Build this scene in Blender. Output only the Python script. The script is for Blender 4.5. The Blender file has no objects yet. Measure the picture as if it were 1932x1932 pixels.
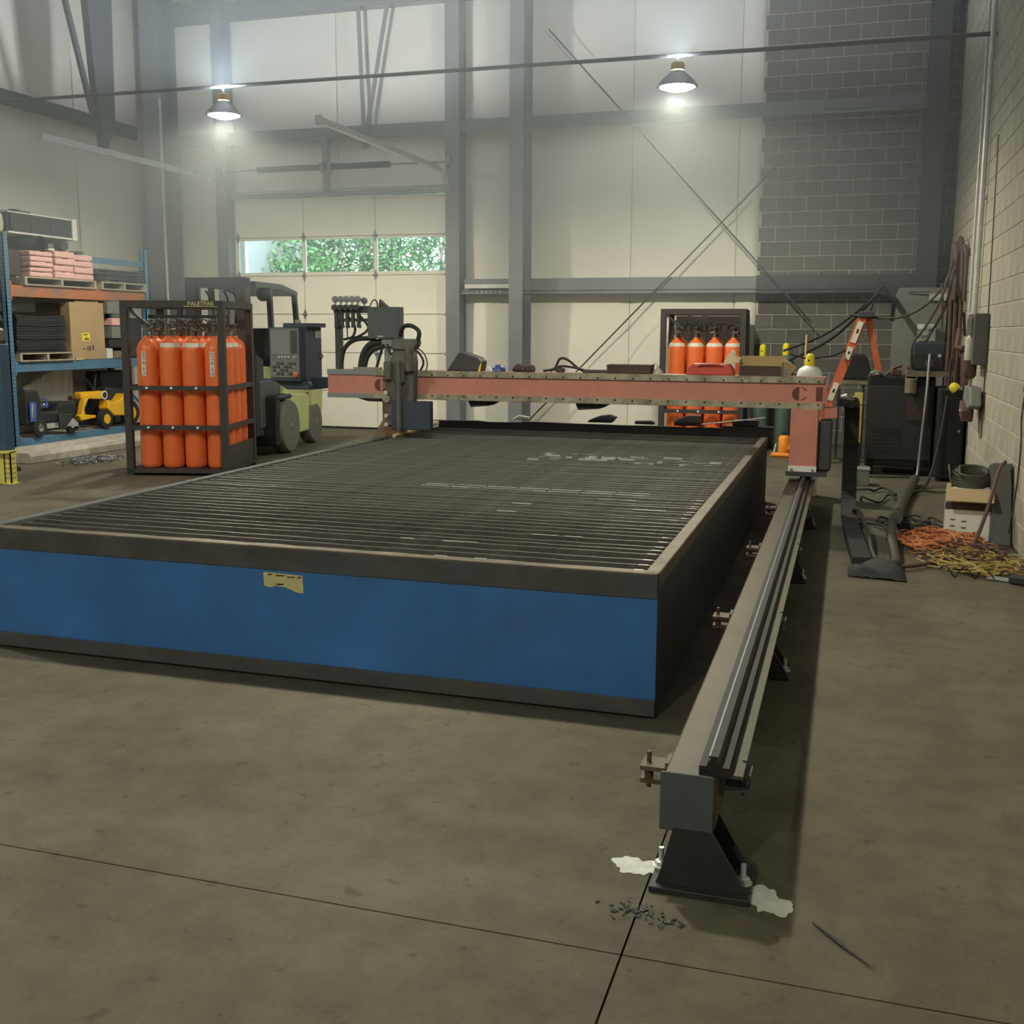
import bpy, bmesh, math, random
from mathutils import Vector, Matrix

rnd = random.Random(7)
PI = math.pi
scene = bpy.context.scene
C = scene.collection

# ---------------------------------------------------------------- camera, world, lamps, exposure
cam_d = bpy.data.cameras.new('camera')
cam = bpy.data.objects.new('camera', cam_d)
C.objects.link(cam)
YAW, PITCH, ROLL, FPX, CYP = math.radians(17.28), math.radians(8.55), math.radians(-0.283), 2024.0, 930.0
fw = Vector((-math.sin(YAW) * math.cos(PITCH), math.cos(YAW) * math.cos(PITCH), -math.sin(PITCH)))
rt = fw.cross(Vector((0, 0, 1))).normalized()
dn = fw.cross(rt)
rt2 = math.cos(ROLL) * rt + math.sin(ROLL) * dn
dn2 = -math.sin(ROLL) * rt + math.cos(ROLL) * dn
m3 = Matrix((rt2, -dn2, -fw)).transposed()
cam.matrix_world = Matrix.Translation((0, 0, 1.57)) @ m3.to_4x4()
cam_d.sensor_fit = 'HORIZONTAL'
cam_d.sensor_width = 36.0
cam_d.lens = 36.0 * FPX / 1932.0
cam_d.shift_y = (CYP - 966.0) / 1932.0
cam_d.clip_end = 300
scene.camera = cam

world = bpy.data.worlds.new('world')
scene.world = world
world.use_nodes = True
wn = world.node_tree
bg = wn.nodes['Background']
sky = wn.nodes.new('ShaderNodeTexSky')
sky.sky_type = 'NISHITA'
sky.sun_elevation = math.radians(48)
sky.sun_rotation = math.radians(200)
sky.sun_disc = False
wn.links.new(sky.outputs['Color'], bg.inputs['Color'])
bg.inputs['Strength'].default_value = 0.55

sun_d = bpy.data.lights.new('sun', 'SUN')
sun_d.energy = 5.0
sun_d.angle = math.radians(0.6)
sun_d.color = (1.0, 0.96, 0.88)
sun = bpy.data.objects.new('sun', sun_d)
sun.rotation_euler = (math.radians(40), 0, math.radians(15))
C.objects.link(sun)

vs = scene.view_settings
vs.view_transform = 'Standard'
vs.look = 'None'
vs.gamma = 1.0
vs.use_curve_mapping = False
vs.exposure = 0.55
LAMP_W = 385.0
LAMP_COL = (1.0, 0.945, 0.68)
UPFILL_W = 450.0  # power of the added upward fill spots
HAZE = 0.024
UPFILL_COL = (0.84, 0.93, 1.0)

# ---------------------------------------------------------------- helpers
FR = {}

def link(o):
    C.objects.link(o)
    return o

def tag(o, label=None, cat=None, group=None, kind=None):
    if label: o['label'] = label
    if cat: o['category'] = cat
    if group: o['group'] = group
    if kind: o['kind'] = kind
    return o

def thing(name, label, cat, loc=(0, 0, 0), rotz=0.0, group=None, kind=None):
    o = bpy.data.objects.new(name, None)
    o.empty_display_size = 0.1
    o.location = loc
    o.rotation_euler = (0, 0, rotz)
    link(o)
    FR[o] = Matrix.Translation(loc) @ Matrix.Rotation(rotz, 4, 'Z')
    return tag(o, label, cat, group, kind)

def frame_of(o):
    while o is not None:
        if o in FR:
            return FR[o]
        o = o.parent
    return Matrix.Identity(4)

def rotm(rx=0, ry=0, rz=0):
    return Matrix.Rotation(rz, 3, 'Z') @ Matrix.Rotation(ry, 3, 'Y') @ Matrix.Rotation(rx, 3, 'X')

class MB:
    """collects shapes; build() links them as one mesh object"""
    def __init__(self):
        self.v = []; self.f = []
    def add(self, vs_, fs_):
        n = len(self.v)
        self.v += [tuple(p) for p in vs_]
        self.f += [tuple(i + n for i in f) for f in fs_]
        return self
    def box(self, x0, x1, y0, y1, z0, z1):
        return self.add([(x0, y0, z0), (x1, y0, z0), (x1, y1, z0), (x0, y1, z0), (x0, y0, z1), (x1, y0, z1), (x1, y1, z1), (x0, y1, z1)],
                        [(0, 3, 2, 1), (4, 5, 6, 7), (0, 1, 5, 4), (1, 2, 6, 5), (2, 3, 7, 6), (3, 0, 4, 7)])
    def obox(self, c, s, R=None):
        R = R or Matrix.Identity(3); c = Vector(c)
        pts = []
        for k in range(8):
            p = Vector((s[0] / 2 * (1 if k in (1, 2, 5, 6) else -1), s[1] / 2 * (1 if k in (2, 3, 6, 7) else -1), s[2] / 2 * (1 if k > 3 else -1)))
            pts.append(c + R @ p)
        return self.add(pts, [(0, 3, 2, 1), (4, 5, 6, 7), (0, 1, 5, 4), (1, 2, 6, 5), (2, 3, 7, 6), (3, 0, 4, 7)])
    def bar(self, a, b, w, h, up=(0, 0, 1)):
        a = Vector(a); b = Vector(b); d = (b - a); L = d.length; d.normalize()
        u = Vector(up)
        if abs(d.dot(u)) > .98: u = Vector((0, 1, 0))
        s = d.cross(u).normalized(); u = s.cross(d)
        R = Matrix((s, d, u)).transposed()
        return self.obox((a + b) / 2, (w, L, h), R)
    def cyl(self, a, b, r0, r1=None, n=14, caps=True):
        r1 = r0 if r1 is None else r1
        a = Vector(a); b = Vector(b); d = (b - a).normalized()
        u = d.orthogonal().normalized(); w = d.cross(u)
        P = []
        for c, r in ((a, r0), (b, r1)):
            for i in range(n):
                t = 2 * PI * i / n
                P.append(c + r * (math.cos(t) * u + math.sin(t) * w))
        F = [(i, (i + 1) % n, n + (i + 1) % n, n + i) for i in range(n)]
        if caps: F += [tuple(range(n - 1, -1, -1)), tuple(range(n, 2 * n))]
        return self.add(P, F)
    def tube(self, pts, r, n=8, closed=False, caps=True):
        pts = [Vector(p) for p in pts]; m = len(pts); P = []; F = []
        prev = None
        for i, p in enumerate(pts):
            a = pts[(i - 1) % m] if (closed or i > 0) else p
            b = pts[(i + 1) % m] if (closed or i < m - 1) else p
            d = (b - a).normalized() if (b - a).length > 1e-9 else Vector((0, 0, 1))
            if prev is None: u = d.orthogonal().normalized()
            else:
                u = prev - d * prev.dot(d)
                u = u.normalized() if u.length > 1e-6 else d.orthogonal().normalized()
            prev = u; w = d.cross(u)
            rr = r[i] if isinstance(r, (list, tuple)) else r
            for k in range(n):
                t = 2 * PI * k / n
                P.append(p + rr * (math.cos(t) * u + math.sin(t) * w))
        M = m if closed else m - 1
        for i in range(M):
            j = (i + 1) % m
            for k in range(n):
                F.append((i * n + k, i * n + (k + 1) % n, j * n + (k + 1) % n, j * n + k))
        if caps and not closed: F += [tuple(range(n - 1, -1, -1)), tuple(range((m - 1) * n, m * n))]
        return self.add(P, F)
    def lathe(self, prof, c=(0, 0, 0), R=None, n=24):
        R = R or Matrix.Identity(3); c = Vector(c); P = []; F = []
        for r, z in prof:
            for k in range(n):
                t = 2 * PI * k / n
                P.append(c + R @ Vector((max(r, 1e-4) * math.cos(t), max(r, 1e-4) * math.sin(t), z)))
        for i in range(len(prof) - 1):
            for k in range(n):
                F.append((i * n + k, i * n + (k + 1) % n, (i + 1) * n + (k + 1) % n, (i + 1) * n + k))
        if prof[0][0] > 1e-3: F.append(tuple(range(n - 1, -1, -1)))
        if prof[-1][0] > 1e-3: F.append(tuple(range((len(prof) - 1) * n, len(prof) * n)))
        return self.add(P, F)
    def prism(self, poly, axis, a0, a1):
        """poly of 2-D points in the plane across axis ('x': (y,z), 'y': (x,z), 'z': (x,y)), extruded from a0 to a1"""
        n = len(poly)
        def mk(p, a):
            return {'x': (a, p[0], p[1]), 'y': (p[0], a, p[1]), 'z': (p[0], p[1], a)}[axis]
        P = [mk(p, a0) for p in poly] + [mk(p, a1) for p in poly]
        F = [(i, (i + 1) % n, n + (i + 1) % n, n + i) for i in range(n)] + [tuple(range(n - 1, -1, -1)), tuple(range(n, 2 * n))]
        return self.add(P, F)
    def mesh(self, name, m, smooth=None, bevel=0.0, seg=1):
        me = bpy.data.meshes.new(name)
        bm = bmesh.new()
        V = [bm.verts.new(p) for p in self.v]
        for f in self.f:
            try: bm.faces.new([V[i] for i in f])
            except ValueError: pass
        bmesh.ops.recalc_face_normals(bm, faces=bm.faces[:])
        if bevel:
            ed = [e for e in bm.edges if len(e.link_faces) == 2 and e.calc_face_angle(0) > .6]
            bmesh.ops.bevel(bm, geom=ed, offset=bevel, segments=seg, profile=.6, affect='EDGES', clamp_overlap=True)
        bm.to_mesh(me); bm.free()
        me.materials.append(m)
        if smooth is not None:
            me.polygons.foreach_set('use_smooth', [True] * len(me.polygons))
            me.set_sharp_from_angle(angle=math.radians(smooth))
        return me
    def build(self, name, m, parent=None, smooth=None, bevel=0.0, seg=1, local=False, label=None):
        if parent is not None and not local:
            inv = frame_of(parent).inverted()
            self.v = [tuple(inv @ Vector(p)) for p in self.v]
        o = bpy.data.objects.new(name, self.mesh(name, m, smooth, bevel, seg))
        link(o)
        if parent is not None: o.parent = parent
        if label: o['label'] = label
        return o

def solo(mb, name, m, label, cat, group=None, kind=None, **k):
    """a thing that is one mesh; its origin is put at the middle of its base"""
    xs = [p[0] for p in mb.v]; ys = [p[1] for p in mb.v]; zs = [p[2] for p in mb.v]
    c = Vector(((min(xs) + max(xs)) / 2, (min(ys) + max(ys)) / 2, min(zs)))
    mb.v = [tuple(Vector(p) - c) for p in mb.v]
    o = mb.build(name, m, None, **k)
    o.location = c
    FR[o] = Matrix.Translation(c)
    return tag(o, label, cat, group, kind)

def copy_tree(o, parent=None):
    c = o.copy(); link(c); c.parent = parent
    for ch in list(o.children): copy_tree(ch, c)
    return c

def catmull(pts, k=8, closed=False):
    pts = [Vector(p) for p in pts]; n = len(pts); out = []
    R = range(n if closed else n - 1)
    for i in R:
        g = (lambda j: pts[j % n]) if closed else (lambda j: pts[max(0, min(n - 1, j))])
        p0, p1, p2, p3 = g(i - 1), g(i), g(i + 1), g(i + 2)
        for s in range(k):
            t = s / k
            out.append(.5 * ((2 * p1) + (p2 - p0) * t + (2 * p0 - 5 * p1 + 4 * p2 - p3) * t * t + (3 * p1 - p0 - 3 * p2 + p3) * t ** 3))
    if not closed: out.append(pts[-1])
    return out

def writing(txt, size, m, parent, mat4, name='lettering', depth=0.0015, align='CENTER'):
    cu = bpy.data.curves.new('t', 'FONT'); cu.body = txt; cu.size = size; cu.align_x = align; cu.align_y = 'CENTER'
    cu.extrude = depth; cu.resolution_u = 2; cu.offset = size * .012
    to = bpy.data.objects.new('t', cu); link(to)
    dg = bpy.context.evaluated_depsgraph_get()
    me = bpy.data.meshes.new_from_object(to.evaluated_get(dg))
    bpy.data.objects.remove(to); bpy.data.curves.remove(cu)
    me.materials.clear(); me.materials.append(m)
    fr = frame_of(parent).inverted()
    me.transform(fr @ mat4)
    o = bpy.data.objects.new(name, me); link(o); o.parent = parent
    return o

def facing(loc, right, up):
    r = Vector(right).normalized(); u = Vector(up).normalized(); n = r.cross(u)
    M = Matrix((r, u, n)).transposed().to_4x4(); M.translation = Vector(loc)
    return M

# ---------------------------------------------------------------- materials
MT = {}
def mat(name, col, rough=.6, metal=0.0, var=.18, scale=6.0, bump=0.0, bscale=60.0, dirt=None, damt=.45, dscale=2.5, rand=0.0, emit=None, estr=1.0, trans=0.0, spec=.5, sharp=.12):
    if name in MT: return MT[name]
    m = bpy.data.materials.new(name); m.use_nodes = True
    nt = m.node_tree; N = nt.nodes; L = nt.links
    b = N['Principled BSDF']
    b.inputs['Roughness'].default_value = rough
    b.inputs['Metallic'].default_value = metal
    b.inputs['Specular IOR Level'].default_value = spec
    b.inputs['Transmission Weight'].default_value = trans
    tc = N.new('ShaderNodeTexCoord')
    ns = N.new('ShaderNodeTexNoise'); ns.inputs['Scale'].default_value = scale; ns.inputs['Detail'].default_value = 6; ns.inputs['Roughness'].default_value = .6
    L.new(tc.outputs['Object'], ns.inputs['Vector'])
    cr = N.new('ShaderNodeValToRGB')
    lo = [c * (1 - var) for c in col]; hi = [min(1, c * (1 + var)) for c in col]
    cr.color_ramp.elements[0].position = .3; cr.color_ramp.elements[0].color = (*lo, 1)
    cr.color_ramp.elements[1].position = .7; cr.color_ramp.elements[1].color = (*hi, 1)
    L.new(ns.outputs['Fac'], cr.inputs['Fac'])
    out = cr.outputs['Color']
    if dirt:
        n2 = N.new('ShaderNodeTexNoise'); n2.inputs['Scale'].default_value = dscale; n2.inputs['Detail'].default_value = 9; n2.inputs['Roughness'].default_value = .65
        L.new(tc.outputs['Object'], n2.inputs['Vector'])
        mr = N.new('ShaderNodeMapRange'); mr.inputs['From Min'].default_value = 1 - damt - sharp; mr.inputs['From Max'].default_value = 1 - damt + sharp
        L.new(n2.outputs['Fac'], mr.inputs['Value'])
        mx = N.new('ShaderNodeMix'); mx.data_type = 'RGBA'
        L.new(mr.outputs['Result'], mx.inputs['Factor']); L.new(out, mx.inputs['A']); mx.inputs['B'].default_value = (*dirt, 1)
        out = mx.outputs['Result']
    if rand:
        oi = N.new('ShaderNodeObjectInfo')
        r2 = N.new('ShaderNodeMapRange'); r2.inputs['To Min'].default_value = 1 - rand; r2.inputs['To Max'].default_value = 1 + rand
        L.new(oi.outputs['Random'], r2.inputs['Value'])
        hs = N.new('ShaderNodeHueSaturation')
        L.new(r2.outputs['Result'], hs.inputs['Value']); L.new(out, hs.inputs['Color'])
        out = hs.outputs['Color']
    L.new(out, b.inputs['Base Color'])
    if bump:
        n3 = N.new('ShaderNodeTexNoise'); n3.inputs['Scale'].default_value = bscale; n3.inputs['Detail'].default_value = 4
        L.new(tc.outputs['Object'], n3.inputs['Vector'])
        bp = N.new('ShaderNodeBump'); bp.inputs['Strength'].default_value = bump; bp.inputs['Distance'].default_value = .02
        L.new(n3.outputs['Fac'], bp.inputs['Height']); L.new(bp.outputs['Normal'], b.inputs['Normal'])
    if emit:
        b.inputs['Emission Color'].default_value = (*emit, 1); b.inputs['Emission Strength'].default_value = estr
    MT[name] = m
    return m

def concrete_mat():
    m = bpy.data.materials.new('concrete_floor'); m.use_nodes = True
    N = m.node_tree.nodes; L = m.node_tree.links; b = N['Principled BSDF']
    g = N.new('ShaderNodeNewGeometry')
    def noise(s, d=6, r=.6):
        n = N.new('ShaderNodeTexNoise'); n.inputs['Scale'].default_value = s; n.inputs['Detail'].default_value = d; n.inputs['Roughness'].default_value = r
        L.new(g.outputs['Position'], n.inputs['Vector']); return n
    def ramp(src, p0, c0, p1, c1):
        r = N.new('ShaderNodeValToRGB'); e = r.color_ramp.elements
        e[0].position = p0; e[0].color = (*c0, 1); e[1].position = p1; e[1].color = (*c1, 1)
        L.new(src, r.inputs['Fac']); return r.outputs['Color']
    def mul(a, b_, f=1.0):
        x = N.new('ShaderNodeMix'); x.data_type = 'RGBA'; x.blend_type = 'MULTIPLY'; x.inputs['Factor'].default_value = f
        L.new(a, x.inputs['A']); L.new(b_, x.inputs['B']); return x.outputs['Result']
    big = ramp(noise(.9, 5).outputs['Fac'], .32, (.085, .074, .052), .68, (.138, .123, .089))
    mid = ramp(noise(5.5, 8, .7).outputs['Fac'], .3, (.74, .74, .74), .62, (1.1, 1.1, 1.1))
    fine = ramp(noise(70, 4, .7).outputs['Fac'], .3, (.86, .86, .86), .7, (1.08, 1.08, 1.08))
    spots = ramp(noise(13, 3, .5).outputs['Fac'], .28, (.55, .54, .52), .36, (1, 1, 1))
    col = mul(mul(mul(big, mid), fine), spots, .7)
    L.new(col, b.inputs['Base Color'])
    rr = N.new('ShaderNodeMapRange'); rr.inputs['To Min'].default_value = .62; rr.inputs['To Max'].default_value = .88
    L.new(noise(3, 5).outputs['Fac'], rr.inputs['Value']); L.new(rr.outputs['Result'], b.inputs['Roughness'])
    bp = N.new('ShaderNodeBump'); bp.inputs['Strength'].default_value = .12; bp.inputs['Distance'].default_value = .01
    L.new(noise(45, 5).outputs['Fac'], bp.inputs['Height']); L.new(bp.outputs['Normal'], b.inputs['Normal'])
    b.inputs['Specular IOR Level'].default_value = .32
    MT['concrete_floor'] = m
    return m

concrete_mat()
mat('joint_dark', (.085, .075, .06), .9)
mat('liner', (.80, .785, .71), .45, var=.04, scale=1.5, bump=.05, bscale=9)
mat('mortar', (.54, .52, .45), .9, var=.1, scale=20)
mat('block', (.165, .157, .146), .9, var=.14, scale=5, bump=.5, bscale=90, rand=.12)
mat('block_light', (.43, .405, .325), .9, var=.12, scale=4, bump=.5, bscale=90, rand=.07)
mat('steel_grey', (.20, .215, .235), .5, var=.1, scale=3)
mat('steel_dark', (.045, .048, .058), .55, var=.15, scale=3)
mat('ceiling_liner', (.35, .36, .37), .7, var=.06, scale=1)
mat('door_paint', (.86, .84, .74), .45, var=.04, scale=2, bump=.03, bscale=25)
mat('door_seam', (.30, .29, .25), .7)
mat('galv', (.60, .61, .62), .38, .45, var=.15, scale=14)
mat('galv_dull', (.26, .27, .28), .5, .6, var=.15, scale=14)
mat('rubber', (.022, .022, .024), .75, var=.2, scale=12)
mat('black_metal', (.024, .025, .028), .5, var=.2, scale=8)
mat('charcoal', (.045, .047, .052), .6, var=.2, scale=8)
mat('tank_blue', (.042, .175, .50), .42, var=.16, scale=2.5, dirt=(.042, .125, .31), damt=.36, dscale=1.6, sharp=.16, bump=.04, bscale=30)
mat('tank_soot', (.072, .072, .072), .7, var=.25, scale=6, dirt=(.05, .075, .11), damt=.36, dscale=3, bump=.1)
mat('tank_shaded', (.02, .026, .036), .7, var=.2, scale=5)  # tank colour darkened, shade of the right side put into the paint
mat('rim_rust', (.125, .098, .06), .55, .3, var=.3, scale=14, dirt=(.07, .06, .05), damt=.5, dscale=9)
mat('slat', (.20, .19, .172), .42, .35, var=.25, scale=18, dirt=(.115, .108, .10), damt=.5, dscale=5, sharp=.2)
mat('water', (.02, .021, .02), .06, var=.2, scale=3, spec=.6)
mat('sticker_yellow', (.60, .55, .29), .6, var=.15, scale=30, dirt=(.10, .10, .09), damt=.3, dscale=28, sharp=.03)
mat('gantry_red', (.52, .20, .155), .5, var=.12, scale=4, dirt=(.40, .19, .15), damt=.42, dscale=3.5, sharp=.2)
mat('gantry_mark', (.12, .035, .03), .6)
mat('rail_strip', (.40, .375, .28), .4, .45, var=.2, scale=10, dirt=(.17, .155, .12), damt=.42, dscale=6)
mat('rail_tube', (.082, .067, .038), .5, .1, var=.18, scale=6, dirt=(.09, .08, .06), damt=.4, dscale=4)
mat('rail_black', (.013, .012, .011), .6, 0, var=.3, scale=20)
mat('plate_grey', (.085, .10, .105), .5, .2, var=.1, scale=5)
mat('cyl_orange', (.76, .155, .04), .38, var=.07, scale=4)
mat('cyl_white', (.62, .60, .53), .5)
mat('cage_dark', (.040, .036, .036), .55, var=.15, scale=6)
mat('brass', (.16, .14, .11), .45, .5)
mat('white_paint', (.72, .72, .70), .5, var=.04)
mat('ink', (.02, .02, .02), .7)
mat('lime', (.56, .60, .27), .5, var=.08, scale=4, dirt=(.25, .25, .14), damt=.25, dscale=5)
mat('lift_grey', (.085, .093, .105), .55, var=.15)
mat('tyre', (.17, .165, .15), .85, var=.2, scale=16)
mat('console_blue', (.035, .048, .075), .45, var=.1)
mat('console_face', (.15, .145, .15), .45, var=.06)
mat('screen', (.20, .205, .215), .2, var=.03)
mat('estop', (.62, .13, .05), .4)
mat('wood_pale', (.55, .40, .20), .7, var=.2, scale=12)
mat('wood_pallet', (.42, .36, .27), .8, var=.2, scale=12)
mat('timber', (.36, .33, .29), .85, var=.25, scale=7, bump=.2, bscale=25)
mat('rack_blue', (.085, .20, .33), .5, var=.12, scale=5)
mat('rack_blue_light', (.12, .30, .52), .45, var=.08)
mat('rack_orange', (.50, .17, .06), .55, var=.15, scale=4, dirt=(.20, .15, .14), damt=.45, dscale=2)
mat('pink', (.78, .47, .46), .85, var=.08, scale=10, bump=.25, bscale=18)
mat('cardboard', (.44, .32, .18), .8, var=.06, scale=4)
mat('cardboard_in', (.40, .30, .15), .85, var=.08)
mat('tag_yellow', (.80, .66, .06), .6, var=.04)
mat('toy_yellow', (.85, .47, .02), .35, var=.06)
mat('toy_blue', (.05, .12, .45), .35)
mat('chrome', (.7, .7, .7), .12, 1.0, var=.03)
mat('bottle_orange', (.80, .27, .02), .4, var=.08)
mat('cap_yellow', (.78, .66, .03), .45)
mat('cyl_green', (.10, .15, .13), .45)
mat('ladder_orange', (.55, .12, .045), .5, var=.12, scale=5, dirt=(.3, .1, .06), damt=.35, dscale=8)
mat('hoist_yellow', (.62, .55, .14), .5, var=.12, dirt=(.3, .27, .1), damt=.3, dscale=8)
mat('can_tan', (.20, .18, .11), .5, .2)
mat('panel_grey', (.20, .21, .20), .6, var=.08, scale=3)
mat('cabinet_grey', (.10, .10, .098), .55, var=.08)
mat('hose_brown', (.11, .06, .05), .7, var=.2)
mat('hose_olive', (.055, .05, .036), .65, var=.2)
mat('cord_orange', (.55, .20, .07), .6, var=.2, scale=8)
mat('cord_gold', (.38, .28, .09), .6, var=.2, scale=8)
mat('epoxy', (.66, .68, .62), .8, var=.15, scale=25)
mat('leather', (.06, .04, .036), .8, var=.2)
mat('helmet_blue', (.05, .06, .25), .4)
mat('red_plastic', (.50, .07, .055), .45, var=.08)
mat('pvc', (.48, .45, .40), .5)
mat('lamp_metal', (.30, .31, .33), .35, .8)
mat('lamp_glow', (1, 1, 1), .5, var=0, emit=(.93, .97, 1.0), estr=70.0)
mat('ballast', (.62, .42, .14), .4, .6)
mat('leaf', (.04, .13, .065), .6, var=.35, scale=3, rand=.25)
mat('leaf_bright', (.085, .24, .085), .6, var=.3, scale=3, rand=.2)
mat('bark', (.30, .28, .24), .9)
mat('grass_out', (.10, .2, .06), .9)
mat('glass', (.95, 1.0, .98), .02, var=0, trans=1.0)
M = MT
mat('carriage_grey', (.10, .10, .088), .6, var=.25, scale=9, dirt=(.05, .05, .05), damt=.4, dscale=6)
mat('leg_rust', (.27, .12, .08), .6, var=.2, scale=6, dirt=(.14, .115, .075), damt=.5, dscale=3)
mat('guard_blue', (.03, .07, .12), .5, var=.15, dirt=(.10, .09, .03), damt=.3, dscale=4)
mat('glint_wear_steel', (.62, .62, .60), .3, .5, var=.1)
mat('machine_black', (.012, .011, .011), .8, var=.2)

# ================================================================ the building
XR, XL, YB, YN, ZC = 1.235, -11.3, 15.9, -7.0, 7.0

# floor: a dark bed with four concrete slabs on it, saw-cut joints between
fl = MB().box(XL - .3, XR + .3, YN, YB + .3, -.25, -.02).build('floor', M['joint_dark'])
tag(fl, 'grey stained concrete shop floor with saw-cut joints', kind='structure')
J = .003
for (x0, x1, y0, y1) in ((XL - .3, -.48 - J, YN, 2.5 - J), (-.48 + J, XR + .3, YN, 2.5 - J), (XL - .3, -.48 - J, 2.5 + J, YB + .3), (-.48 + J, XR + .3, 2.5 + J, YB + .3)):
    MB().box(x0, x1, y0, y1, -.02, 0).build('slab', M['concrete_floor'], fl)

# ceiling
ce = MB().box(XL - .3, XR + .3, YN, YB + .3, ZC, ZC + .15).build('ceiling', M['ceiling_liner'])
tag(ce, 'grey roof liner high above the shop', kind='structure')
for y in (-4, -1, 2, 5, 8, 11, 14.2):
    MB().box(XL, XR, y - .04, y + .04, ZC - .24, ZC).build('purlin', M['steel_grey'], ce)

DX0, DX1, DZ = -9.68, -5.93, 3.70      # big door opening

def liner(name, axis, a0, a1, pos, levels, sgn, parent, seed):
    """a vinyl-faced insulation strip that pillows out between the girts; axis 'x' hangs on the back wall, 'y' on the left wall"""
    r = random.Random(seed); mb = MB(); nu, per = 10, 9
    zs = []
    for i in range(len(levels) - 1):
        for k in range(per): zs.append((levels[i] + (levels[i + 1] - levels[i]) * k / per, i, k / per))
    zs.append((levels[-1], len(levels) - 2, 1.0))
    ph = [r.uniform(0, 6) for _ in range(4)]
    P = []
    for (z, i, t) in zs:
        for u in range(nu + 1):
            s = u / nu
            amp = .055 * (math.sin(PI * t) ** .7 if 0 < t < 1 else 0) * (math.sin(PI * s) ** .45 if 0 < s < 1 else 0)
            w = .006 * math.sin(9 * s + ph[0] + 1.3 * z) * math.sin(2.2 * z + ph[1]) + .004 * math.sin(22 * s + ph[2]) * max(0, 1 - z / 1.4)
            d = pos + sgn * (amp + w + .012)
            a = a0 + (a1 - a0) * s
            P.append((a, d, z) if axis == 'x' else (d, a, z))
    F = []
    for j in range(len(zs) - 1):
        for u in range(nu):
            F.append((j * (nu + 1) + u, j * (nu + 1) + u + 1, (j + 1) * (nu + 1) + u + 1, (j + 1) * (nu + 1) + u))
    mb.add(P, F)
    return mb.build(name, M['liner'], parent, smooth=60)

# back wall: sheeting with the door opening left free
wb = MB().box(XL - .3, DX0, YB + .03, YB + .2, 0, ZC).box(DX1, -1.31, YB + .03, YB + .2, 0, ZC).box(DX0, DX1, YB + .03, YB + .2, DZ, ZC) \
    .build('wall_back', M['mortar'])
tag(wb, 'back wall with white insulation liner, overhead door and grey blocks at right', kind='structure')
LV = [0.02, 2.25, 4.6, ZC]
edges = [-1.31, -1.62, -3.14, -4.97, -5.72]
for i in range(len(edges) - 1):
    liner('liner_panel', 'x', edges[i + 1] + .004, edges[i] - .004, YB + .02, LV, -1, wb, 10 + i)
liner('liner_panel', 'x', XL, DX0 - .02, YB + .02, LV, -1, wb, 20)
for i, (a, b) in enumerate(((-9.7, -7.85), (-7.85, -5.95))):
    liner('liner_panel', 'x', a + .004, b - .004, YB + .02, [DZ + .1, 4.6, ZC], -1, wb, 30 + i)

# block part of the back wall: every block is a piece, laid in running bond on a mortar bed
MB().box(-1.31, XR + .3, YB + .008, YB + .2, 0, ZC).build('mortar_bed', M['mortar'], wb)
CH, BL, MJ = .2032, .4064, .010
def block_mesh(L, axis, m):
    mb = MB(); hw = (L - MJ) / 2; hh = (CH - MJ) / 2
    if axis == 'x': mb.box(-hw, hw, 0, .035, -hh, hh)
    else: mb.box(0, .035, -hw, hw, -hh, hh)
    return mb.mesh('block', m, bevel=.004)
bm_full, bm_half, bm_end = block_mesh(BL, 'x', M['block']), block_mesh(BL / 2, 'x', M['block']), None
nrow = int(ZC / CH)
for r_ in range(nrow):
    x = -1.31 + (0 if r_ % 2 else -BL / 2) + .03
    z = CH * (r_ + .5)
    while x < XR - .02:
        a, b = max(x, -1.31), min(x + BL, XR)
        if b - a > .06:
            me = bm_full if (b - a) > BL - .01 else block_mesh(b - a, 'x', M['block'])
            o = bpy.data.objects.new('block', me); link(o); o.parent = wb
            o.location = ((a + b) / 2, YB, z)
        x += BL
# right wall: mortar bed, then blocks; the nearer low ones singly, the rest joined
wr = MB().box(XR + .008, XR + .25, YN, YB + .2, 0, ZC).build('wall_right', M['mortar'])
tag(wr, 'long grey concrete block wall on the right side', kind='structure')
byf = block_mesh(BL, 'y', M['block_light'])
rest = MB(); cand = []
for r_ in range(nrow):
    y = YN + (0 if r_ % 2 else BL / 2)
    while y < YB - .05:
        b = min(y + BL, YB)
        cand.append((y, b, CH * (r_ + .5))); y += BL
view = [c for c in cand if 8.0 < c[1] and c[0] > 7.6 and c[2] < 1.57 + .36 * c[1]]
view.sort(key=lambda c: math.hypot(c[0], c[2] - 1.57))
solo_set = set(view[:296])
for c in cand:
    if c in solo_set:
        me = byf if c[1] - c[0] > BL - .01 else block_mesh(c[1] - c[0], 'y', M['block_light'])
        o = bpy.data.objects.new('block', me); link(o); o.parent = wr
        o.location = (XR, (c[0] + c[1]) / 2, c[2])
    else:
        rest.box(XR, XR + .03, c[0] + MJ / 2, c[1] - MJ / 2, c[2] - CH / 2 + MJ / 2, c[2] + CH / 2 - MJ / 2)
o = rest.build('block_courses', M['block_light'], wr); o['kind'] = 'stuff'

# left wall and the wall behind the camera
wl = MB().box(XL - .2, XL - .03, YN, YB + .2, 0, ZC).build('wall_left', M['mortar'])
tag(wl, 'left side wall covered in white insulation liner', kind='structure')
y = YB
k = 0
while y > YN:
    liner('liner_panel', 'y', max(YN, y - 1.83) + .004, y - .004, XL - .02, LV, 1, wl, 50 + k)
    y -= 1.83; k += 1
wf = MB().box(XL - .3, XR + .3, YN - .2, YN, 0, ZC).build('wall_front', M['liner'])
tag(wf, 'wall behind the photographer', kind='structure')

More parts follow.
